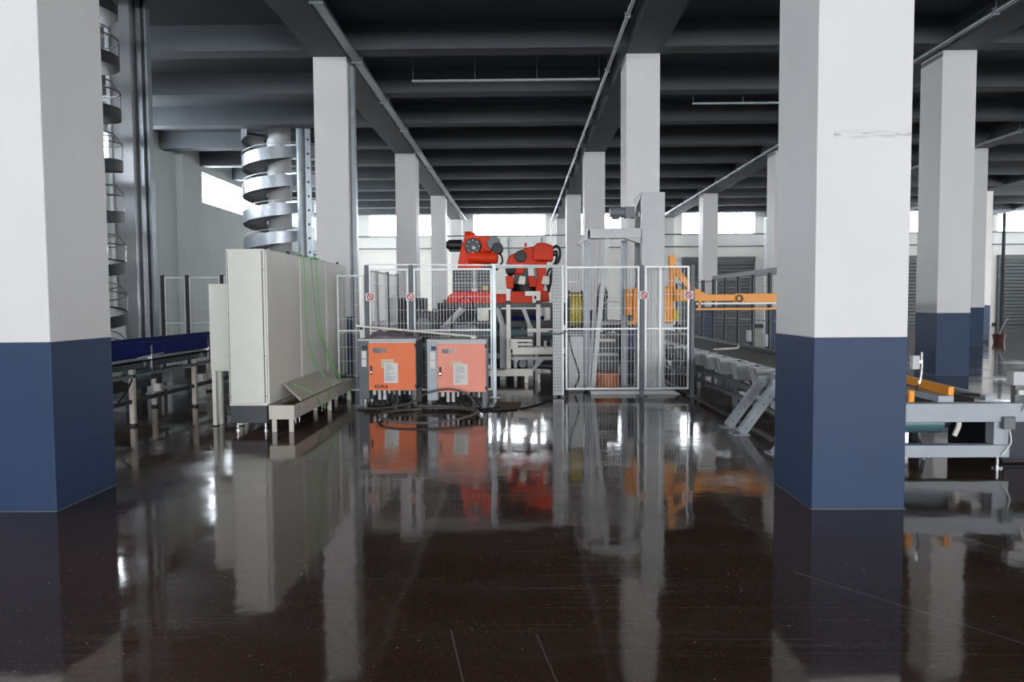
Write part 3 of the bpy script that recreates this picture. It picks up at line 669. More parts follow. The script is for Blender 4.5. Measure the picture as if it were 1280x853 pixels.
r2 = thing('industrial_robot', (0.2, 14.8, 1.715), 'orange robot folded low beside it, with black hoses looping off its elbow', 'robot')
MB().cyl((0.10, 14.9, 1.715), (0.10, 14.9, 1.86), 0.30, n=28).build('base_ring', 'black', r2, bevel=0.01, smooth=True)
MB().prism([(-0.28, 1.78), (-0.14, 1.78), (-0.14, 2.02), (-0.30, 2.02)], 'y', 14.5, 14.9).build('side_cheek', 'orange', r2, bevel=0.015)
MB().prism([(0.16, 1.80), (0.34, 1.80), (0.34, 2.02), (0.14, 2.02)], 'y', 14.5, 14.9).build('side_cheek', 'orange', r2, bevel=0.015)
MB().prism([(-0.14, 1.86), (0.16, 1.86), (0.14, 2.22), (-0.12, 2.22)], 'y', 14.6, 15.1).build('rotating_column', 'dark', r2, bevel=0.015)
MB().prism([(-0.30, 2.24), (-0.22, 2.42), (0.02, 2.54), (0.22, 2.60), (0.32, 2.58), (0.34, 2.24), (0.10, 2.20), (0.06, 2.05), (-0.20, 2.05)], 'y', 14.55, 14.9).build('upper_arm', 'orange', r2, bevel=0.03)
MB().prism([(0.24, 2.32), (0.24, 2.58), (0.34, 2.66), (0.46, 2.66), (0.64, 2.60), (0.64, 2.30)], 'y', 14.42, 14.88).build('elbow', 'orange', r2, bevel=0.03)
MB().prism([(0.30, 2.30), (0.52, 2.30), (0.46, 1.80), (0.40, 1.56), (0.26, 1.56), (0.32, 1.9)], 'y', 14.45, 14.75).build('forearm', 'orange', r2, bevel=0.025)
MB().prism([(0.25, 2.22), (0.30, 2.22), (0.33, 1.95), (0.28, 1.95)], 'y', 14.43, 14.6).build('grey_cover', 'mid', r2, bevel=0.006)
MB().prism([(0.30, 1.50), (0.56, 1.50), (0.54, 1.72), (0.32, 1.72)], 'y', 14.4, 14.8).build('wrist', 'orange', r2, bevel=0.02)
MB().cyl((0.0, 14.42, 2.40), (0.0, 14.6, 2.40), 0.115, n=20).build('joint_motor', 'black', r2, bevel=0.012, smooth=True)
MB().cyl((-0.20, 14.40, 2.16), (-0.20, 14.7, 2.12), 0.10, n=18).build('joint_motor', 'black', r2, bevel=0.012, smooth=True)
MB().cyl((0.10, 14.44, 2.58), (0.10, 14.44, 2.66), 0.02, n=8).build('eye_bolt', 'orange', r2)
for k, pts in enumerate(([(0.60, 14.55, 2.52), (0.70, 14.5, 2.60), (0.77, 14.48, 2.50), (0.75, 14.48, 2.32), (0.66, 14.48, 2.20), (0.60, 14.48, 2.05), (0.58, 14.5, 1.85), (0.52, 14.55, 1.66)],
                         [(0.62, 14.62, 2.46), (0.70, 14.6, 2.50), (0.71, 14.58, 2.36), (0.66, 14.56, 2.24), (0.54, 14.56, 2.1), (0.52, 14.58, 1.9), (0.56, 14.6, 1.7)],
                         [(0.60, 14.5, 2.40), (0.68, 14.45, 2.42), (0.72, 14.45, 2.30), (0.62, 14.45, 2.12), (0.56, 14.46, 1.95)])):
    MB().tube(pts, 0.026, 7, 6).build('hose', 'black', r2, smooth=True)
for k, x in enumerate((-0.06, 0.40)):
    MB().prism([(x, 1.86), (x+0.14, 1.84), (x+0.16, 2.0), (x+0.04, 2.02)], 'y', 14.40, 14.46).build('white_bracket', 'cream', r2, bevel=0.01)
# sensor posts
def sensor_post(x, y, z0, z1, xl, label, rest):
    t = thing('sensor_post', (x, y, z0), label, 'sensor post')
    box(x-0.04, x+0.04, y-0.04, y+0.04, z0, 1.46).build('lower_tube', 'cream', t, bevel=0.004); box(x-0.04, x+0.04, y-0.04, y+0.04, 1.53, z1).build('upper_tube', 'cream', t, bevel=0.004)
    box(x-0.045, x+0.045, y-0.045, y+0.045, 1.46, 1.53).build('clamp', 'black', t)
    box(xl, x-0.04, y-0.04, y+0.04, z1-0.09, z1).build('top_bar', 'cream', t, bevel=0.004)
b = thing('low_bench', (-0.4, 13.8, 0), 'low white steel bench on the floor before the robot platform', 'bench')
box(-0.85, 0.22, 13.62, 13.98, 0.13, 0.24).build('beam', 'cream', b, bevel=0.005); box(-0.30, 0.20, 13.62, 13.7, 0.24, 0.265).build('strip', 'cream', b)
for x in (-0.75, 0.06): box(x, x+0.07, 13.7, 13.77, 0.0, 0.13).build('leg', 'cream', b)
sensor_post(-0.235, 13.8, 0.24, 1.75, -0.47, 'cream inverted-L sensor post standing on the low bench', 0)
# roller conveyor into the cell
t = thing('roller_conveyor', (0.5, 14.0, 0), 'pale roller conveyor with clutter of brackets between bench and guard column', 'conveyor')
box(-0.16, 0.90, 13.66, 13.70, 0.53, 0.66).build('side_rail', 'cream', t, bevel=0.004); box(-0.16, 0.90, 14.06, 14.10, 0.53, 0.66).build('side_rail', 'lsteel', t)
box(-0.18, 0.90, 13.63, 13.66, 0.43, 0.49).build('lower_rail', 'lsteel', t)
for k in range(9):
    x = -0.1+k*0.115; MB().cyl((x, 13.70, 0.64), (x, 14.06, 0.64), 0.028, n=10).build('roller', 'galv', t, smooth=True)
m = MB().box(-0.20, -0.06, 13.58, 13.66, 0.63, 0.82); m.build('end_block', 'cream', t, bevel=0.006)
for z in (0.70, 0.77): box(-0.06, 0.20, 13.58, 13.63, z, z+0.045).build('bar', 'cream', t, bevel=0.003)
box(-0.15, 0.22, 13.66, 13.72, 0.80, 0.86).build('guide', 'black', t)
for x in (0.30, 0.62): box(x, x+0.05, 13.62, 13.68, 0.0, 0.16).build('leg', 'cream', t)
for x in (-0.14, 0.26, 0.84): box(x, x+0.06, 14.0, 14.06, 0.0, 0.53).build('leg', 'lsteel', t)
MB().prism([(-0.14, 0.43), (-0.05, 0.43), (-0.12, 0.30)], 'y', 13.63, 13.66).build('gusset', 'lsteel', t); MB().prism([(0.30, 0.43), (0.42, 0.43), (0.20, 0.18), (0.16, 0.2)], 'y', 13.63, 13.66).build('gusset', 'lsteel', t)
MB().cyl((0.03, 13.6, 0.36), (0.03, 13.72, 0.36), 0.075, n=18).build('drive_wheel', 'mid', t, bevel=0.006, smooth=True); MB().cyl((0.28, 13.7, 0.33), (0.60, 13.7, 0.31), 0.07, n=16).build('gear_motor', 'dark', t, smooth=True)
for k, (x, z) in enumerate(((0.42, 0.72), (0.55, 0.75), (0.68, 0.70), (0.60, 0.82), (0.78, 0.78))):
    box(x, x+0.05, 13.6+0.03*k, 13.66+0.03*k, z-0.08, z+0.06).build('bracket', ('lsteel', 'mid', 'cream')[k % 3], t, bevel=0.003)
box(0.12, 0.75, 14.0, 14.06, 0.93, 1.0).build('top_guide', 'cream', t)
sensor_post(0.33, 13.98, 0.67, 1.71, 0.08, 'cream inverted-L sensor post beside the guard column', 0)
# machines behind the controllers
t = thing('dark_machine', (-1.3, 13.2, 0), 'dark grey boxed machine behind the fence and the two controllers', 'machine')
box(-2.1, -0.90, 12.9, 13.7, 0.0, 0.85).build('base', 'dark', t, bevel=0.02); box(-1.98, -1.5, 12.95, 13.5, 0.85, 1.35).build('drive_box', 'dark', t, bevel=0.02)
box(-1.2, -0.8, 13.0, 13.5, 0.85, 1.12).build('gear_box', 'mid', t, bevel=0.02); MB().cyl((-1.72, 12.9, 1.1), (-1.72, 12.95, 1.1), 0.14, n=20).build('pulley', 'mid', t, smooth=True)
MB().tube([(-1.25, 13.1, 1.11), (-1.15, 13.0, 1.45), (-0.95, 13.0, 1.6), (-0.82, 13.1, 1.4), (-0.8, 13.2, 1.1)], 0.012, 6, 8).build('hose', 'black', t, smooth=True)
box(-2.1, -0.75, 12.86, 12.9, 0.72, 0.80).build('trim_rail', 'zinc', t)
t = thing('transfer_conveyor', (0.3, 16.3, 0), 'blue-grey transfer conveyor behind the robot platform legs', 'conveyor')
box(-3.3, 2.6, 16.0, 16.9, 0.95, 1.10).build('deck', 'dark', t, bevel=0.01); box(-0.2, 0.5, 15.9, 16.0, 1.12, 1.20).build('guard', 'navy', t); box(-3.3, 2.6, 15.96, 16.0, 0.78, 0.9).build('side_rail', 'teal', t)
for x in (-3.2, -1.3, 0.0, 1.2, 2.45): box(x, x+0.08, 16.0, 16.08, 0, 0.95).build('leg', 'mid', t)

box(-3.3, 2.6, 16.25, 16.8, 0.12, 0.95).build('skirt_panel', 'dark', t)
for x0, x1, h, lb in ((-3.15, -2.25, 1.62, 'dark drive cabinet behind the fence, seen over the darker controller'), (-1.95, -1.05, 1.50, 'dark drive cabinet seen between the controllers and the robot platform'),
                      (-0.75, 0.35, 1.34, 'dark drive cabinet seen between the bent platform legs'), (0.7, 1.6, 1.48, 'dark drive cabinet behind the guard column')):
    c = thing('drive_cabinet', ((x0+x1)/2, 17.4, 0), lb, 'cabinet')
    box(x0, x1, 17.1, 17.8, 0.08, h).build('body', 'dark', c, bevel=0.015); box(x0+0.03, x1-0.03, 17.11, 17.78, 0, 0.08).build('plinth', 'black', c)
    m_ = (x0+x1)/2
    for a, b in ((x0+0.03, m_-0.01), (m_+0.01, x1-0.03)):
        q = box(a, b, 17.08, 17.1, 0.14, h-0.06).build('door', 'navy_dark', c, bevel=0.004); box(b-0.07, b-0.05, 17.06, 17.08, 0.8, 0.95).build('handle', 'zinc', q)
    MB().cyl((x0+0.2, 17.3, h), (x0+0.2, 17.3, h+0.08), 0.09, n=16).build('vent_cap', 'mid', c, smooth=True)
o = MB().prism([(-0.40, 10.18), (-0.02, 10.22), (0.0, 11.0), (-0.38, 11.05)], 'z', 0.0, 0.005).build('floor_board', 'board')
tag(o, 'worn brown board lying on the floor to the right of the paler controller', 'board')

# ================================================================ STRETCH WRAPPER
t = thing('stretch_wrapper', (2.1, 12.4, 0), 'tall white wrapper mast with a boxy arm reaching left', 'machine')
mast = MB(); mast.box(1.96, 2.33, 11.98, 12.02, 0.05, 3.26); mast.box(2.29, 2.33, 12.02, 12.78, 0.05, 3.26); mast.box(1.96, 2.0, 12.02, 12.12, 0.05, 3.26); mast.box(1.96, 2.29, 12.74, 12.78, 0.05, 3.26)
mast.build('mast', 'lsteel', t, bevel=0.005)
MB().prism([(11.98, 3.26), (12.78, 3.26), (12.78, 3.18), (12.78, 2.98), (12.70, 2.98), (12.5, 3.10), (12.05, 3.20)], 'x', 1.955, 1.975).build('top_cheek', 'lsteel', t)
m = MB().cyl((2.02, 12.40, 2.95), (2.08, 12.40, 2.95), 0.12, n=18); m.build('sprocket', 'dark', t, bevel=0.01, smooth=True); MB().cyl((1.98, 12.40, 2.95), (2.02, 12.40, 2.95), 0.055, n=14).build('hub', 'lsteel', t, smooth=True)
MB().box(2.03, 2.06, 12.28, 12.31, 0.2, 2.95).box(2.03, 2.06, 12.49, 12.52, 0.2, 2.95).build('chain', 'black', t)
MB().cyl((2.14, 12.83, 0.05), (2.14, 12.83, 2.6), 0.045, n=12).build('guide_rod', 'dark', t, smooth=True)
MB().prism([(1.12, 0.0), (2.58, 0.0), (2.44, 0.06), (1.12, 0.06)], 'y', 11.86, 12.88).build('base_plate', 'lsteel', t, bevel=0.004)
MB().prism([(2.33, 0.06), (2.44, 0.06), (2.33, 0.20)], 'y', 12.1, 12.14).build('gusset', 'lsteel', t)
arm = MB().box(1.09, 1.955, 12.02, 12.24, 2.53, 2.69); arm.build('arm', 'lsteel', t, bevel=0.004)
MB().prism([(1.13, 2.69), (1.13, 2.53), (0.94, 2.42), (0.93, 2.46), (1.05, 2.60)], 'y', 12.02, 12.24).build('arm_nose', 'lsteel', t, bevel=0.004)
MB().prism([(1.70, 2.53), (1.955, 2.53), (1.955, 2.44)], 'y', 12.05, 12.20).build('gusset', 'lsteel', t)
m = MB(); m.cyl((1.46, 12.15, 2.96), (1.74, 12.15, 2.96), 0.085, n=16); m.box(1.70, 1.86, 12.05, 12.25, 2.86, 3.04); m.build('gear_motor', 'mid', t, bevel=0.008, smooth=True); box(1.50, 1.62, 12.08, 12.2, 2.85, 2.90).build('terminal_box', 'dark', t, bevel=0.004)
box(1.72, 1.80, 12.1, 12.2, 2.69, 2.86).build('motor_stand', 'lsteel', t)
MB().bar((1.42, 12.13, 2.53), (1.17, 12.1, 0.06), 0.075).build('leaning_strut', 'lsteel', t, bevel=0.004)
MB().bar((1.31, 12.3, 2.53), (1.13, 12.3, 0.06), 0.055).build('leaning_strut', 'lsteel', t, bevel=0.004)
box(1.06, 1.16, 12.4, 12.46, 0.06, 2.50).build('rear_upright', 'gsteel', t, bevel=0.004); box(1.70, 1.80, 12.5, 12.56, 0.06, 2.53).build('rear_upright', 'gsteel', t, bevel=0.004)
t = thing('fork_carriage', (2.2, 12.4, 1.1), 'yellow-orange lifting carriage with long forks on the wrapper mast', 'lift carriage')
box(1.84, 1.955, 12.05, 12.25, 1.12, 1.72).build('slide_block', 'yorange', t, bevel=0.008); MB().cyl((1.78, 12.15, 1.28), (1.78, 12.15, 1.70), 0.075, n=16).build('motor_block', 'yorange', t, smooth=True)
MB().bar((1.76, 12.06, 1.14), (1.86, 12.06, 1.16), 0.05).build('toe', 'yorange', t)
box(2.335, 2.50, 12.05, 12.30, 1.14, 1.74).build('slide_block', 'yorange', t, bevel=0.03); MB().cyl((2.53, 12.18, 1.18), (2.53, 12.18, 1.37), 0.075, n=16).build('motor', 'yellow', t, bevel=0.01, smooth=True)
box(2.43, 2.53, 12.1, 12.2, 1.50, 2.25).build('mast_bar', 'yorange', t, bevel=0.004)
MB().bar((2.50, 12.15, 2.06), (2.98, 12.15, 1.50), 0.05, 0.10).build('brace', 'yorange', t, bevel=0.004)
MB().prism([(2.50, 1.50), (2.50, 1.70), (2.90, 1.70), (3.04, 1.61), (3.5, 1.61), (3.5, 1.50)], 'y', 12.10, 12.22).build('fork_root', 'yorange', t, bevel=0.006)
box(3.5, 4.28, 12.1, 12.22, 1.48, 1.62).build('fork', 'yorange', t, bevel=0.006); box(2.6, 4.28, 12.75, 12.87, 1.50, 1.61).build('fork', 'yorange', t, bevel=0.006)
box(2.5, 2.62, 12.22, 12.86, 1.50, 1.66).build('cross_bar', 'yorange', t, bevel=0.006)
box(2.86, 4.28, 12.06, 12.1, 1.445, 1.475).build('white_rail', 'cream', t); box(2.86, 4.28, 12.05, 12.10, 1.355, 1.385).build('lower_rail', 'yorange', t)
for x in (2.9, 4.2): box(x, x+0.03, 12.06, 12.09, 1.385, 1.49).build('drop_link', 'yorange', t)
m = MB(); n = 14
for k in range(n):
    a, b = 2*math.pi*k/n, 2*math.pi*(k+1)/n
    m.bar((3.57+0.05*math.cos(a), 12.08, 1.54+0.05*math.sin(a)), (3.57+0.05*math.cos(b), 12.08, 1.54+0.05*math.sin(b)), 0.02)
m.build('ring', 'black', t)
t = thing('film_reel', (0.98, 12.9, 0.93), 'big yellow-rimmed reel on the pedestal behind the fence', 'reel')
MB().cyl((0.86, 13.0, 1.375), (1.06, 13.0, 1.375), 0.30, n=36).build('tread', 'yellow', t, smooth=True); 
for x in (0.84, 1.06): MB().cyl((x, 13.0, 1.375), (x+0.02, 13.0, 1.375), 0.33, n=36).build('flange', 'dark', t, smooth=True)
t = thing('control_pedestal', (0.95, 12.5, 0), 'pale grey pedestal with dark top and hanging cable under the reel', 'pedestal')
box(0.79, 1.04, 12.3, 13.1, 0.03, 0.93).build('body', 'lsteel', t, bevel=0.01); box(0.77, 1.04, 12.25, 13.12, 0.93, 1.02).build('top', 'mid', t, bevel=0.01)
box(0.78, 1.05, 12.28, 13.1, 0, 0.03).build('foot', 'dark', t)
MB().tube([(0.80, 12.26, 0.98), (0.84, 12.22, 0.7), (0.92, 12.2, 0.45), (0.96, 12.22, 0.25), (0.88, 12.2, 0.06)], 0.012, 6, 8).build('cable', 'black', t, smooth=True)
box(0.80, 1.04, 12.85, 13.15, 1.02, 1.04).build('reel_stand', 'dark', t)
t = thing('turntable_drive', (1.45, 13.2, 0), 'dark machine block with pale rails behind the leaning struts', 'machine')
box(1.28, 1.72, 12.95, 13.6, 0.0, 0.95).build('base', 'dark', t, bevel=0.015); box(1.33, 1.52, 13.0, 13.4, 0.95, 1.55).build('tower', 'black', t, bevel=0.02)
MB().lathe([(0.0, 0.30), (0.05, 0.28), (0.10, 0.12), (0.11, 0.0)], (1.45, 13.2, 1.55), 14).build('cone_cap', 'black', t, smooth=True)
box(1.19, 1.66, 12.93, 12.97, 0.80, 0.85).build('rail', 'cream', t); box(1.25, 1.72, 12.93, 12.97, 0.55, 0.60).build('rail', 'lsteel', t)
for x in (1.42, 1.62): MB().cyl((x, 12.9, 0.98), (x, 12.95, 0.98), 0.022, n=12).build('indicator', 'paper', t)
MB().tube([(1.42, 12.9, 1.45), (1.5, 12.7, 1.5), (1.85, 12.5, 1.5)], 0.015, 6, 6).build('curved_rod', 'cream', t, smooth=True)
box(1.4, 1.85, 12.8, 12.9, 1.10, 1.14).build('shelf', 'lsteel', t)
o = MB().lathe([(0.09, 0.0), (0.20, 0.0), (0.215, 0.02), (0.215, 0.22), (0.20, 0.24), (0.09, 0.24), (0.09, 0.0)], (1.46, 12.5, 0.062), 32).build('strap_coil', 'terra', smooth=True)
tag(o, 'brown-orange coil of strapping lying on the wrapper base plate', 'coil')

# ================================================================ HOPPER CONVEYOR
t = thing('hopper_conveyor', (3.6, 14, 0), 'long grey conveyor with a row of small pale hoppers on its near edge', 'conveyor')
box(3.26, 4.25, 8.3, 26.0, 0.575, 0.61).build('belt', 'belt', t); box(3.22, 3.26, 8.3, 26.0, 0.52, 0.63).build('edge_rail', 'galv', t); box(4.25, 4.31, 8.3, 26.0, 0.50, 0.66).build('edge_rail', 'mid', t)
box(3.02, 3.09, 8.3, 26.0, 0.30, 0.37).build('hopper_rail', 'mid', t); box(3.0, 3.05, 8.3, 26.0, 0.14, 0.19).build('lower_rail', 'galv', t)
box(3.26, 4.25, 8.35, 25.9, 0.40, 0.575).build('under_frame', 'dark', t)
hop = None
for k in range(21):
    y = 8.42+0.82*k
    if hop is None:
        m = MB(); w = 0.012; x0, x1, d0, d1 = 2.93, 3.21, y, y+0.30
        X0, X1, D0, D1 = x0+0.05, x1-0.03, y+0.05, y+0.25
        def quad_wall(a, b, c, d, n):
            n = Vector(n)*w; vs = [Vector(q) for q in (a, b, c, d)]; m.add(vs+[q+n for q in vs], [(0,1,2,3),(4,5,6,7),(0,1,5,4),(1,2,6,5),(2,3,7,6),(3,0,4,7)])
        zt, zb = 0.645, 0.42
        quad_wall((x0, d0, zt), (x1, d0, zt), (X1, D0, zb), (X0, D0, zb), (0, 1, 0)); quad_wall((x0, d1, zt), (x1, d1, zt), (X1, D1, zb), (X0, D1, zb), (0, -1, 0))
        quad_wall((x0, d0, zt), (x0, d1, zt), (X0, D1, zb), (X0, D0, zb), (1, 0, 0)); quad_wall((x1, d0, zt), (x1, d1, zt), (X1, D1, zb), (X1, D0, zb), (-1, 0, 0))
        m.box(X0, X1, D0, D1, zb-0.008, zb)
        hop = m.build('hopper', 'lsteel', t); box(X0+0.0, X1-0.0, D0, D1, zt-0.10, zt-0.09).build('shade_insert', 'dark', hop); hb = MB().box(3.03, 3.08, y+0.10, y+0.2, 0.365, 0.412).build('bracket', 'mid', hop)  # dark insert stands for the shade inside each hopper
        y_first = y
    else:
        c = copy_tree(hop, t); c.location.y += y-y_first
for k in range(9):
    y = 8.4+2.15*k
    for x in (3.04, 4.2): box(x, x+0.06, y, y+0.06, 0, 0.5 if x > 4 else 0.30).build('leg', 'mid', t)
    box(3.04, 4.2, y+0.01, y+0.05, 0.2, 0.26).build('stretcher', 'dark', t)
MB().tube([(3.5, 13.4, 0.62), (3.7, 13.3, 0.64), (3.95, 13.5, 0.64), (4.1, 13.9, 0.66)], 0.02, 6, 6).build('guide_bar', 'cream', t)
def strut(y, label):
    t = thing('inclined_strut', (2.45, y, 0), label, 'strut')
    m = MB(); A = Vector((2.46, y, 0.01)); B = Vector((2.87, y, 0.58)); d = (B-A).normalized(); s = Vector((-d.z, 0, d.x))
    m.bar(A, B, 0.008, 0.10, up=(0, 1, 0)) if False else None
    m.bar(A, B, 0.10, 0.10, up=(0, 1, 0)); m.build('channel', 'gsteel', t, bevel=0.006)
    hl = MB()
    for k in range(6):
        p = A+d*(0.08+0.11*k) ; q = p + s*0.051; hl.cyl(q-s*0.003, q+s*0.002, 0.007, n=8)
        q2 = p+Vector((0, -0.051, 0)); hl.cyl(q2+Vector((0, 0.003, 0)), q2-Vector((0, 0.002, 0)), 0.007, n=8)
    hl.build('bolt_hole', 'black', t, kind='stuff')
    box(2.36, 2.54, y-0.08, y+0.08, 0.0, 0.012).build('foot_plate', 'gsteel', t)
    MB().box(2.80, 2.925, y-0.05, y+0.05, 0.585, 0.615).build('top_bracket', 'gsteel', t)
strut(8.73, 'farther of two grey inclined struts propping the hopper conveyor'); strut(8.24, 'nearer of two grey inclined struts, next to the foreground column')
t = thing('low_cabinet', (4.65, 7.3, 0), 'dark navy low cabinet on the floor under the conveyor end frame', 'cabinet')
box(4.40, 4.95, 6.75, 7.6, 0.02, 0.40).build('body', 'navy_dark', t, bevel=0.01); box(4.42, 4.93, 6.735, 6.75, 0.05, 0.38).build('front_panel', 'navy_dark', t, bevel=0.004); box(4.45, 4.9, 6.8, 7.55, 0, 0.02).build('foot', 'black', t)
t = thing('stub_foot', (2.5, 7.2, 0), 'small grey wedge foot bolted to the floor behind the right foreground column', 'bracket')
MB().prism([(2.45, 0.012), (2.56, 0.012), (2.62, 0.16), (2.56, 0.16)], 'y', 7.16, 7.24).build('wedge', 'gsteel', t); box(2.41, 2.62, 7.12, 7.28, 0, 0.012).build('foot_plate', 'gsteel', t)
# end frame beside the right foreground column
t = thing('conveyor_end_frame', (3.7, 6.8, 0), 'heavy blue-grey conveyor end frame right of the foreground column', 'conveyor')
box(2.95, 4.85, 6.48, 6.60, 0.42, 0.585).build('cross_beam', 'gsteel', t, bevel=0.006); box(2.95, 4.30, 6.48, 6.58, 0.105, 0.215).build('lower_beam', 'gsteel', t, bevel=0.006)
box(4.17, 4.30, 6.50, 6.62, 0.215, 0.42).build('leg', 'gsteel', t, bevel=0.005); box(3.0, 3.13, 6.50, 6.62, 0.215, 0.42).build('leg', 'gsteel', t, bevel=0.005)
for x in (4.23, 3.06): MB().cyl((x, 6.54, 0.012), (x, 6.54, 0.106), 0.013, n=10).cyl((x, 6.54, 0), (x, 6.54, 0.014), 0.045, n=16).build('levelling_foot', 'chrome', t, smooth=True)
MB().bar((4.20, 6.62, 0.612), (4.34, 8.25, 0.612), 0.07, 0.05).build('slanted_rail', 'gsteel', t, bevel=0.004)
box(3.72, 3.86, 6.58, 8.25, 0.585, 0.64).build('side_rail', 'gsteel', t, bevel=0.004)
MB().bar((3.84, 6.59, 0.682), (4.02, 8.1, 0.682), 0.05, 0.08).build('orange_guide', 'yorange', t, bevel=0.004)
MB().cyl((3.87, 6.56, 0.66), (4.05, 6.52, 0.655), 0.010, n=8).build('pin', 'chrome', t)
box(3.42, 3.47, 6.50, 6.54, 0.595, 0.70).build('yellow_bracket', 'yorange', t, bevel=0.006)
for p, n in (((3.43, 7.0), 0),): box(3.71, 3.78, 7.0, 7.06, 0.84, 0.97).build('sensor', 'lsteel', t, bevel=0.006)
MB().tube([(3.81, 7.03, 1.00), (3.815, 7.03, 0.85), (3.80, 7.03, 0.72), (3.77, 7.03, 0.66), (3.76, 7.0, 0.63)], 0.012, 7, 6).build('sensor_arm', 'chrome', t, smooth=True); box(3.78, 3.81, 7.02, 7.04, 0.90, 0.92).build('sensor_clip', 'chrome', t)
box(4.33, 4.52, 6.50, 6.60, 0.74, 0.86).build('junction_box', 'lsteel', t, bevel=0.006); box(4.36, 4.50, 6.52, 6.58, 0.585, 0.74).build('box_stand', 'mid', t); box(4.36, 4.46, 6.47, 6.50, 0.66, 0.70).build('box_label', 'paper', t)
MB().tube([(4.46, 6.49, 0.76), (4.45, 6.46, 0.66), (4.42, 6.46, 0.60), (4.40, 6.46, 0.52)], 0.010, 6, 6).build('lead', 'cream', t, smooth=True)
box(4.22, 4.32, 6.44, 6.48, 0.36, 0.47).build('cable_box', 'mid', t, bevel=0.004); MB().tube([(4.28, 6.46, 0.36), (4.29, 6.45, 0.25), (4.26, 6.46, 0.18), (4.22, 6.46, 0.13)], 0.006, 6, 6).build('lead', 'cream', t, smooth=True)
m = MB().cyl((3.45, 6.95, 0.34), (3.95, 6.95, 0.34), 0.095, n=20); m.build('drum_motor', 'teal', t, bevel=0.01, smooth=True); MB().cyl((3.95, 6.95, 0.34), (4.02, 6.95, 0.34), 0.05, n=14).build('shaft', 'dark', t, smooth=True)
MB().tube([(4.0, 6.85, 0.42), (4.04, 6.8, 0.36), (4.0, 6.8, 0.24)], 0.022, 7, 5).build('white_hook', 'cream', t, smooth=True)
for x in (3.55, 3.75): MB().bar((x, 6.95, 0.25), (x-0.06*(x < 3.6), 6.85, 0.0), 0.025).build('motor_prop', 'mid', t)
box(3.3, 4.3, 7.0, 8.1, 0.45, 0.575).build('deck', 'dark', t, bevel=0.006)
for x in (3.32, 4.2): box(x, x+0.08, 7.9, 7.98, 0, 0.45).build('leg', 'dark', t)
# bucket by the right wall
t = thing('red_bucket', (16.7, 25.9, 0), 'small dark red bucket on the floor at the far right', 'bucket')
MB().lathe([(0.0, 0.0), (0.16, 0.0), (0.21, 0.28), (0.19, 0.28), (0.15, 0.02), (0.0, 0.02)], (16.7, 25.9, 0), 20).build('shell', 'redpot', t, smooth=True)
MB().tube([(16.66, 25.9, 0.02), (16.8, 25.9, 0.5), (17.0, 25.9, 0.85)], 0.012, 6, 4).build('stick', 'lsteel', t)
m = MB(); rr = random.Random(8)
for k in range(26):
    x, y = 15.5+rr.random()*0.8, 25.8+rr.uniform(-.2, .2); a = rr.random()*6.28; m.add([(x, y, 0.012), (x+0.12*math.cos(a), y+0.12*math.sin(a), 0.05+0.1*rr.random()), (x+0.1*math.cos(a+0.6), y+0.1*math.sin(a+0.6), 0.02)], [(0, 1, 2)])
tag(m.build('leaf_litter', 'leaf', kind='stuff'), 'scatter of green leaves on the floor beside the red bucket', 'leaves')

# ================================================================ SPIRAL CONVEYORS
def helix(cx, cy, r0, r1, zlo, zhi, pitch, ph, dz0, dz1, n=40):
    """ribbon or slab winding up: section corners (r0,dz0) (r1,dz0) (r1,dz1) (r0,dz1)"""
    m = MB(); turns = (zhi-zlo)/pitch; N = int(turns*n); vs = []
    for k in range(N+1):
        a = ph + 2*math.pi*k/n; z = zlo + pitch*k/n
        for r, d in ((r0, dz0), (r1, dz0), (r1, dz1), (r0, dz1)): vs.append((cx+r*math.cos(a), cy+r*math.sin(a), z+d))
    fs = []
    for k in range(N):
        for j in range(4): fs.append((4*k+j, 4*k+(j+1) % 4, 4*k+4+(j+1) % 4, 4*k+4+j))
    fs += [(0, 1, 2, 3), (4*N+3, 4*N+2, 4*N+1, 4*N)]
    return m.add(vs, fs)
cx, cy = -7.06, 21.75
t = thing('spiral_conveyor', (cx, cy, 0), 'silver spiral conveyor winding up to the ceiling behind the cabinets', 'spiral conveyor')
MB().cyl((cx, cy, 0), (cx, cy, ZS-0.01), 0.34, n=32).build('drum', 'lsteel', t, smooth=True)
P, Z0 = 0.79, 0.9; PH = -math.pi/2 - 0.35
helix(cx, cy, 1.03, 1.045, Z0, 6.4, P, PH, -0.14, 0.20).build('guard_band', 'galv', t, smooth=True)
helix(cx, cy, 0.40, 1.03, Z0, 6.4, P, PH, -0.05, -0.02).build('slat_deck', 'dark', t, smooth=True)
sl = MB()
for k in range(int((6.4-Z0)/P*40)):
    a = PH+2*math.pi*k/40; z = Z0+P*k/40-0.075
    sl.bar((cx+0.42*math.cos(a), cy+0.42*math.sin(a), z), (cx+1.02*math.cos(a), cy+1.02*math.sin(a), z), 0.03, 0.03)
sl.build('deck_rib', 'mid', t, kind='stuff')
helix(cx, cy, 0.40, 0.41, Z0, 6.4, P, PH, -0.10, 0.10).build('inner_band', 'galv', t, smooth=True)
helix(cx, cy, 1.035, 1.05, Z0, 6.3, P, PH, 0.28, 0.295).build('hand_wire', 'wire', t, smooth=True)
px, py = -6.12, 20.72
MB().cyl((px, py, 0), (px, py, ZS-0.01), 0.12, n=20).build('post', 'zinc', t, smooth=True)
for k in range(7):
    z = 1.3+0.79*k; MB().bar((px, py, z-0.1), (cx+1.0*math.cos(-1.1), cy+1.0*math.sin(-1.1), z-0.1), 0.05).build('bracket', 'galv', t)
t = thing('perforated_upright', (-5.9, 20.72, 0), 'perforated steel upright beside the silver spiral conveyor post', 'upright')
box(-5.98, -5.83, 20.66, 20.71, 0, ZS-0.01).build('channel', 'galv', t)
h = MB()
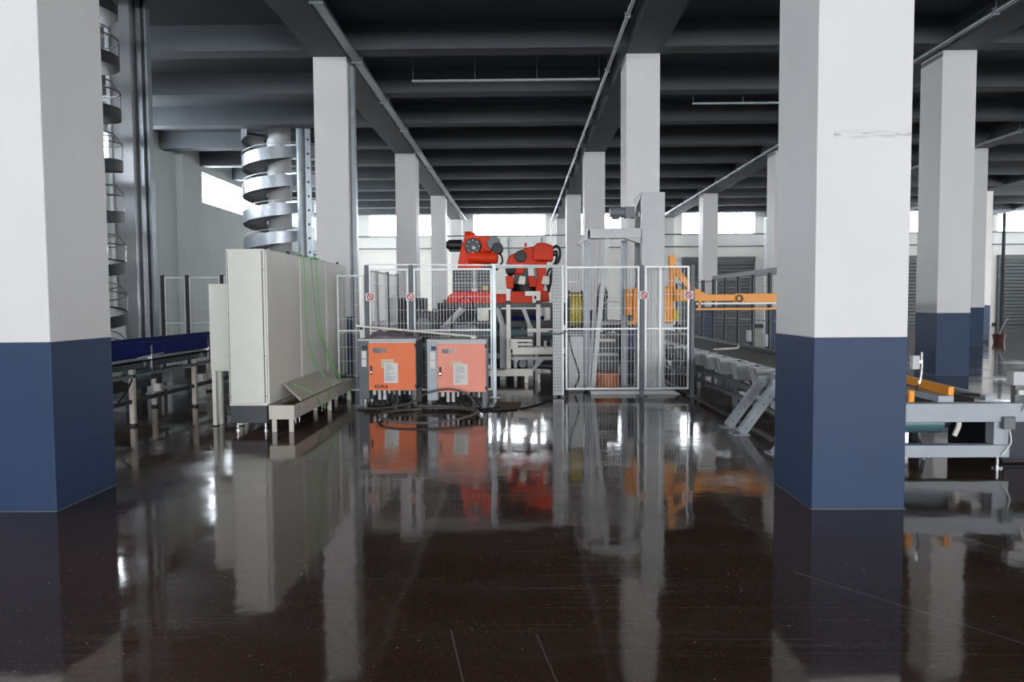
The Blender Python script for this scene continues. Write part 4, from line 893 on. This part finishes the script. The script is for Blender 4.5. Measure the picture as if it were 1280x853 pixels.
for k in range(16): h.cyl((-5.905, 20.653, 0.6+k*0.39), (-5.905, 20.665, 0.6+k*0.39), 0.035, n=10)
h.build('bolt_hole', 'dark', t, kind='stuff')
cx, cy = -6.62, 10.15
t = thing('spiral_conveyor', (cx, cy, 0), 'black spiral conveyor with wire hoops, mostly hidden by the left foreground column', 'spiral conveyor')
P = 0.72; Z0 = 0.7; PH = 0.6
helix(cx, cy, 0.40, 1.02, Z0, 6.6, P, PH, -0.16, -0.02).build('belt', 'black', t, smooth=True)
helix(cx, cy, 1.02, 1.035, Z0, 6.6, P, PH, -0.16, 0.0).build('edge_strip', 'black', t, smooth=True)
helix(cx, cy, 1.02, 1.036, Z0+0.16, 6.7, P, PH, 0.06, 0.075).build('hoop_wire', 'dark', t, smooth=True)
helix(cx, cy, 0.92, 0.936, Z0+0.30, 6.7, P, PH, 0.06, 0.075).build('hoop_wire', 'dark', t, smooth=True)
MB().cyl((cx, cy, 0), (cx, cy, ZS-0.01), 0.22, n=28).build('drum', 'dark', t, smooth=True)
up = MB()
for k in range(int((6.3-Z0)/P*8)):
    a = PH+2*math.pi*k/8; z = Z0+P*k/8; up.tube([(cx+1.03*math.cos(a), cy+1.03*math.sin(a), z-0.03), (cx+1.04*math.cos(a), cy+1.04*math.sin(a), z+0.24), (cx+0.93*math.cos(a), cy+0.93*math.sin(a), z+0.37)], 0.007, 5)
up.build('hoop_support', 'chrome', t, kind='stuff')
t = thing('steel_duct', (-6.68, 12.3, 0), 'glossy sheet steel duct rising between the two spiral conveyors', 'duct')
box(-6.72, -6.37, 12.2, 12.6, 0.45, ZS-0.01).build('shaft', 'steelsheet', t, bevel=0.006); box(-6.77, -6.71, 12.17, 12.2, 0.45, ZS-0.01).build('edge_flange', 'lsteel', t)
MB().prism([(-6.74, 1.25), (-6.58, 1.25), (-6.55, 0.45), (-7.15, 0.45), (-7.15, 0.85)], 'y', 12.15, 12.2).build('flared_skirt', 'lsteel', t)
box(-6.7, -6.4, 12.25, 12.55, 0, 0.45).build('plinth', 'dark', t)
t = thing('steel_upright', (-6.22, 12.4, 0), 'slim grey steel upright beside the glossy duct', 'upright')
box(-6.26, -6.20, 12.35, 12.45, 0.012, ZS-0.01).build('web', 'dark', t); box(-6.34, -6.26, 12.33, 12.47, 0.012, ZS-0.01).build('flange', 'galv', t, bevel=0.004); box(-6.2, -6.165, 12.33, 12.47, 0.012, ZS-0.01).build('flange', 'zinc', t); box(-6.345, -6.10, 12.28, 12.52, 0, 0.012).build('foot_plate', 'galv', t)
# blue belt conveyor
t = thing('belt_conveyor', (-5.1, 12, 0), 'navy blue sided belt conveyor on pale legs left of the cabinets', 'conveyor')
A0, A1 = 6.8, 17.5
for x in (-5.42, -4.82): box(x, x+0.02, A0, A1, 0.86, 1.03).build('side_guard', 'navy', t, bevel=0.003)
box(-5.40, -4.82, A0, A1, 0.84, 0.86).build('belt', 'navy', t); box(-5.43, -4.79, A0, A1, 0.80, 0.835).build('frame_rail', 'zinc', t, bevel=0.004); box(-5.40, -4.82, A0, A1, 0.70, 0.77).build('return_frame', 'dark', t)
for y in (7.0, 8.97, 10.7, 12.6, 14.6, 16.6):
    for x in (-5.44, -4.84):
        l = box(x, x+0.06, y, y+0.06, 0.03, 0.70).build('leg', 'galvwarm', t, bevel=0.003); MB().cyl((x+0.03, y+0.03, 0), (x+0.03, y+0.03, 0.03), 0.05, n=14).build('foot', 'black', l)
    box(-5.38, -4.84, y+0.01, y+0.05, 0.26, 0.31).build('stretcher', 'mid', t)
    MB().bar((-4.775, y+0.45, 0.66), (-4.775, y+0.45, 0.98), 0.018).build('guard_bracket', 'chrome', t); MB().bar((-4.775, y+0.1, 0.84), (-4.775, y+0.8, 0.86), 0.014).build('guard_rod', 'chrome', t)
box(-4.84, -4.80, A0, A1, 0.28, 0.33).build('side_stretcher', 'dark', t); box(-4.86, -4.78, 8.0, 12.0, 0.60, 0.64).build('pipe_rail', 'mid', t)
MB().cyl((-4.95, 9.15, 0.60), (-4.95, 9.55, 0.60), 0.085, n=18).build('gear_motor', 'teal', t, bevel=0.01, smooth=True); box(-5.05, -4.86, 9.55, 9.75, 0.52, 0.70).build('gear_box', 'dark', t, bevel=0.01)
box(-4.98, -4.84, 10.1, 10.5, 0.42, 0.64).build('drive_cover', 'mid', t, bevel=0.01); MB().tube([(-4.9, 9.2, 0.66), (-4.8, 9.0, 0.6), (-4.78, 8.8, 0.45), (-4.85, 8.7, 0.3)], 0.012, 6, 6).build('lead', 'black', t, smooth=True)
for k, y in enumerate((9.6, 10.9, 11.3)): box(-4.85, -4.77, y, y+0.05, 0.36, 0.46).build('sensor', 'paper', t, bevel=0.004)
t = thing('chain_conveyor', (-5.9, 13, 0), 'low dark chain conveyor on the floor behind the blue belt conveyor', 'conveyor')
box(-5.85, -5.50, 8.0, 15.5, 0.30, 0.46).build('bed', 'dark', t, bevel=0.006)
for y in (8.3, 10.2, 12.1, 14.0): box(-5.8, -5.55, y, y+0.1, 0, 0.30).build('leg', 'mid', t)
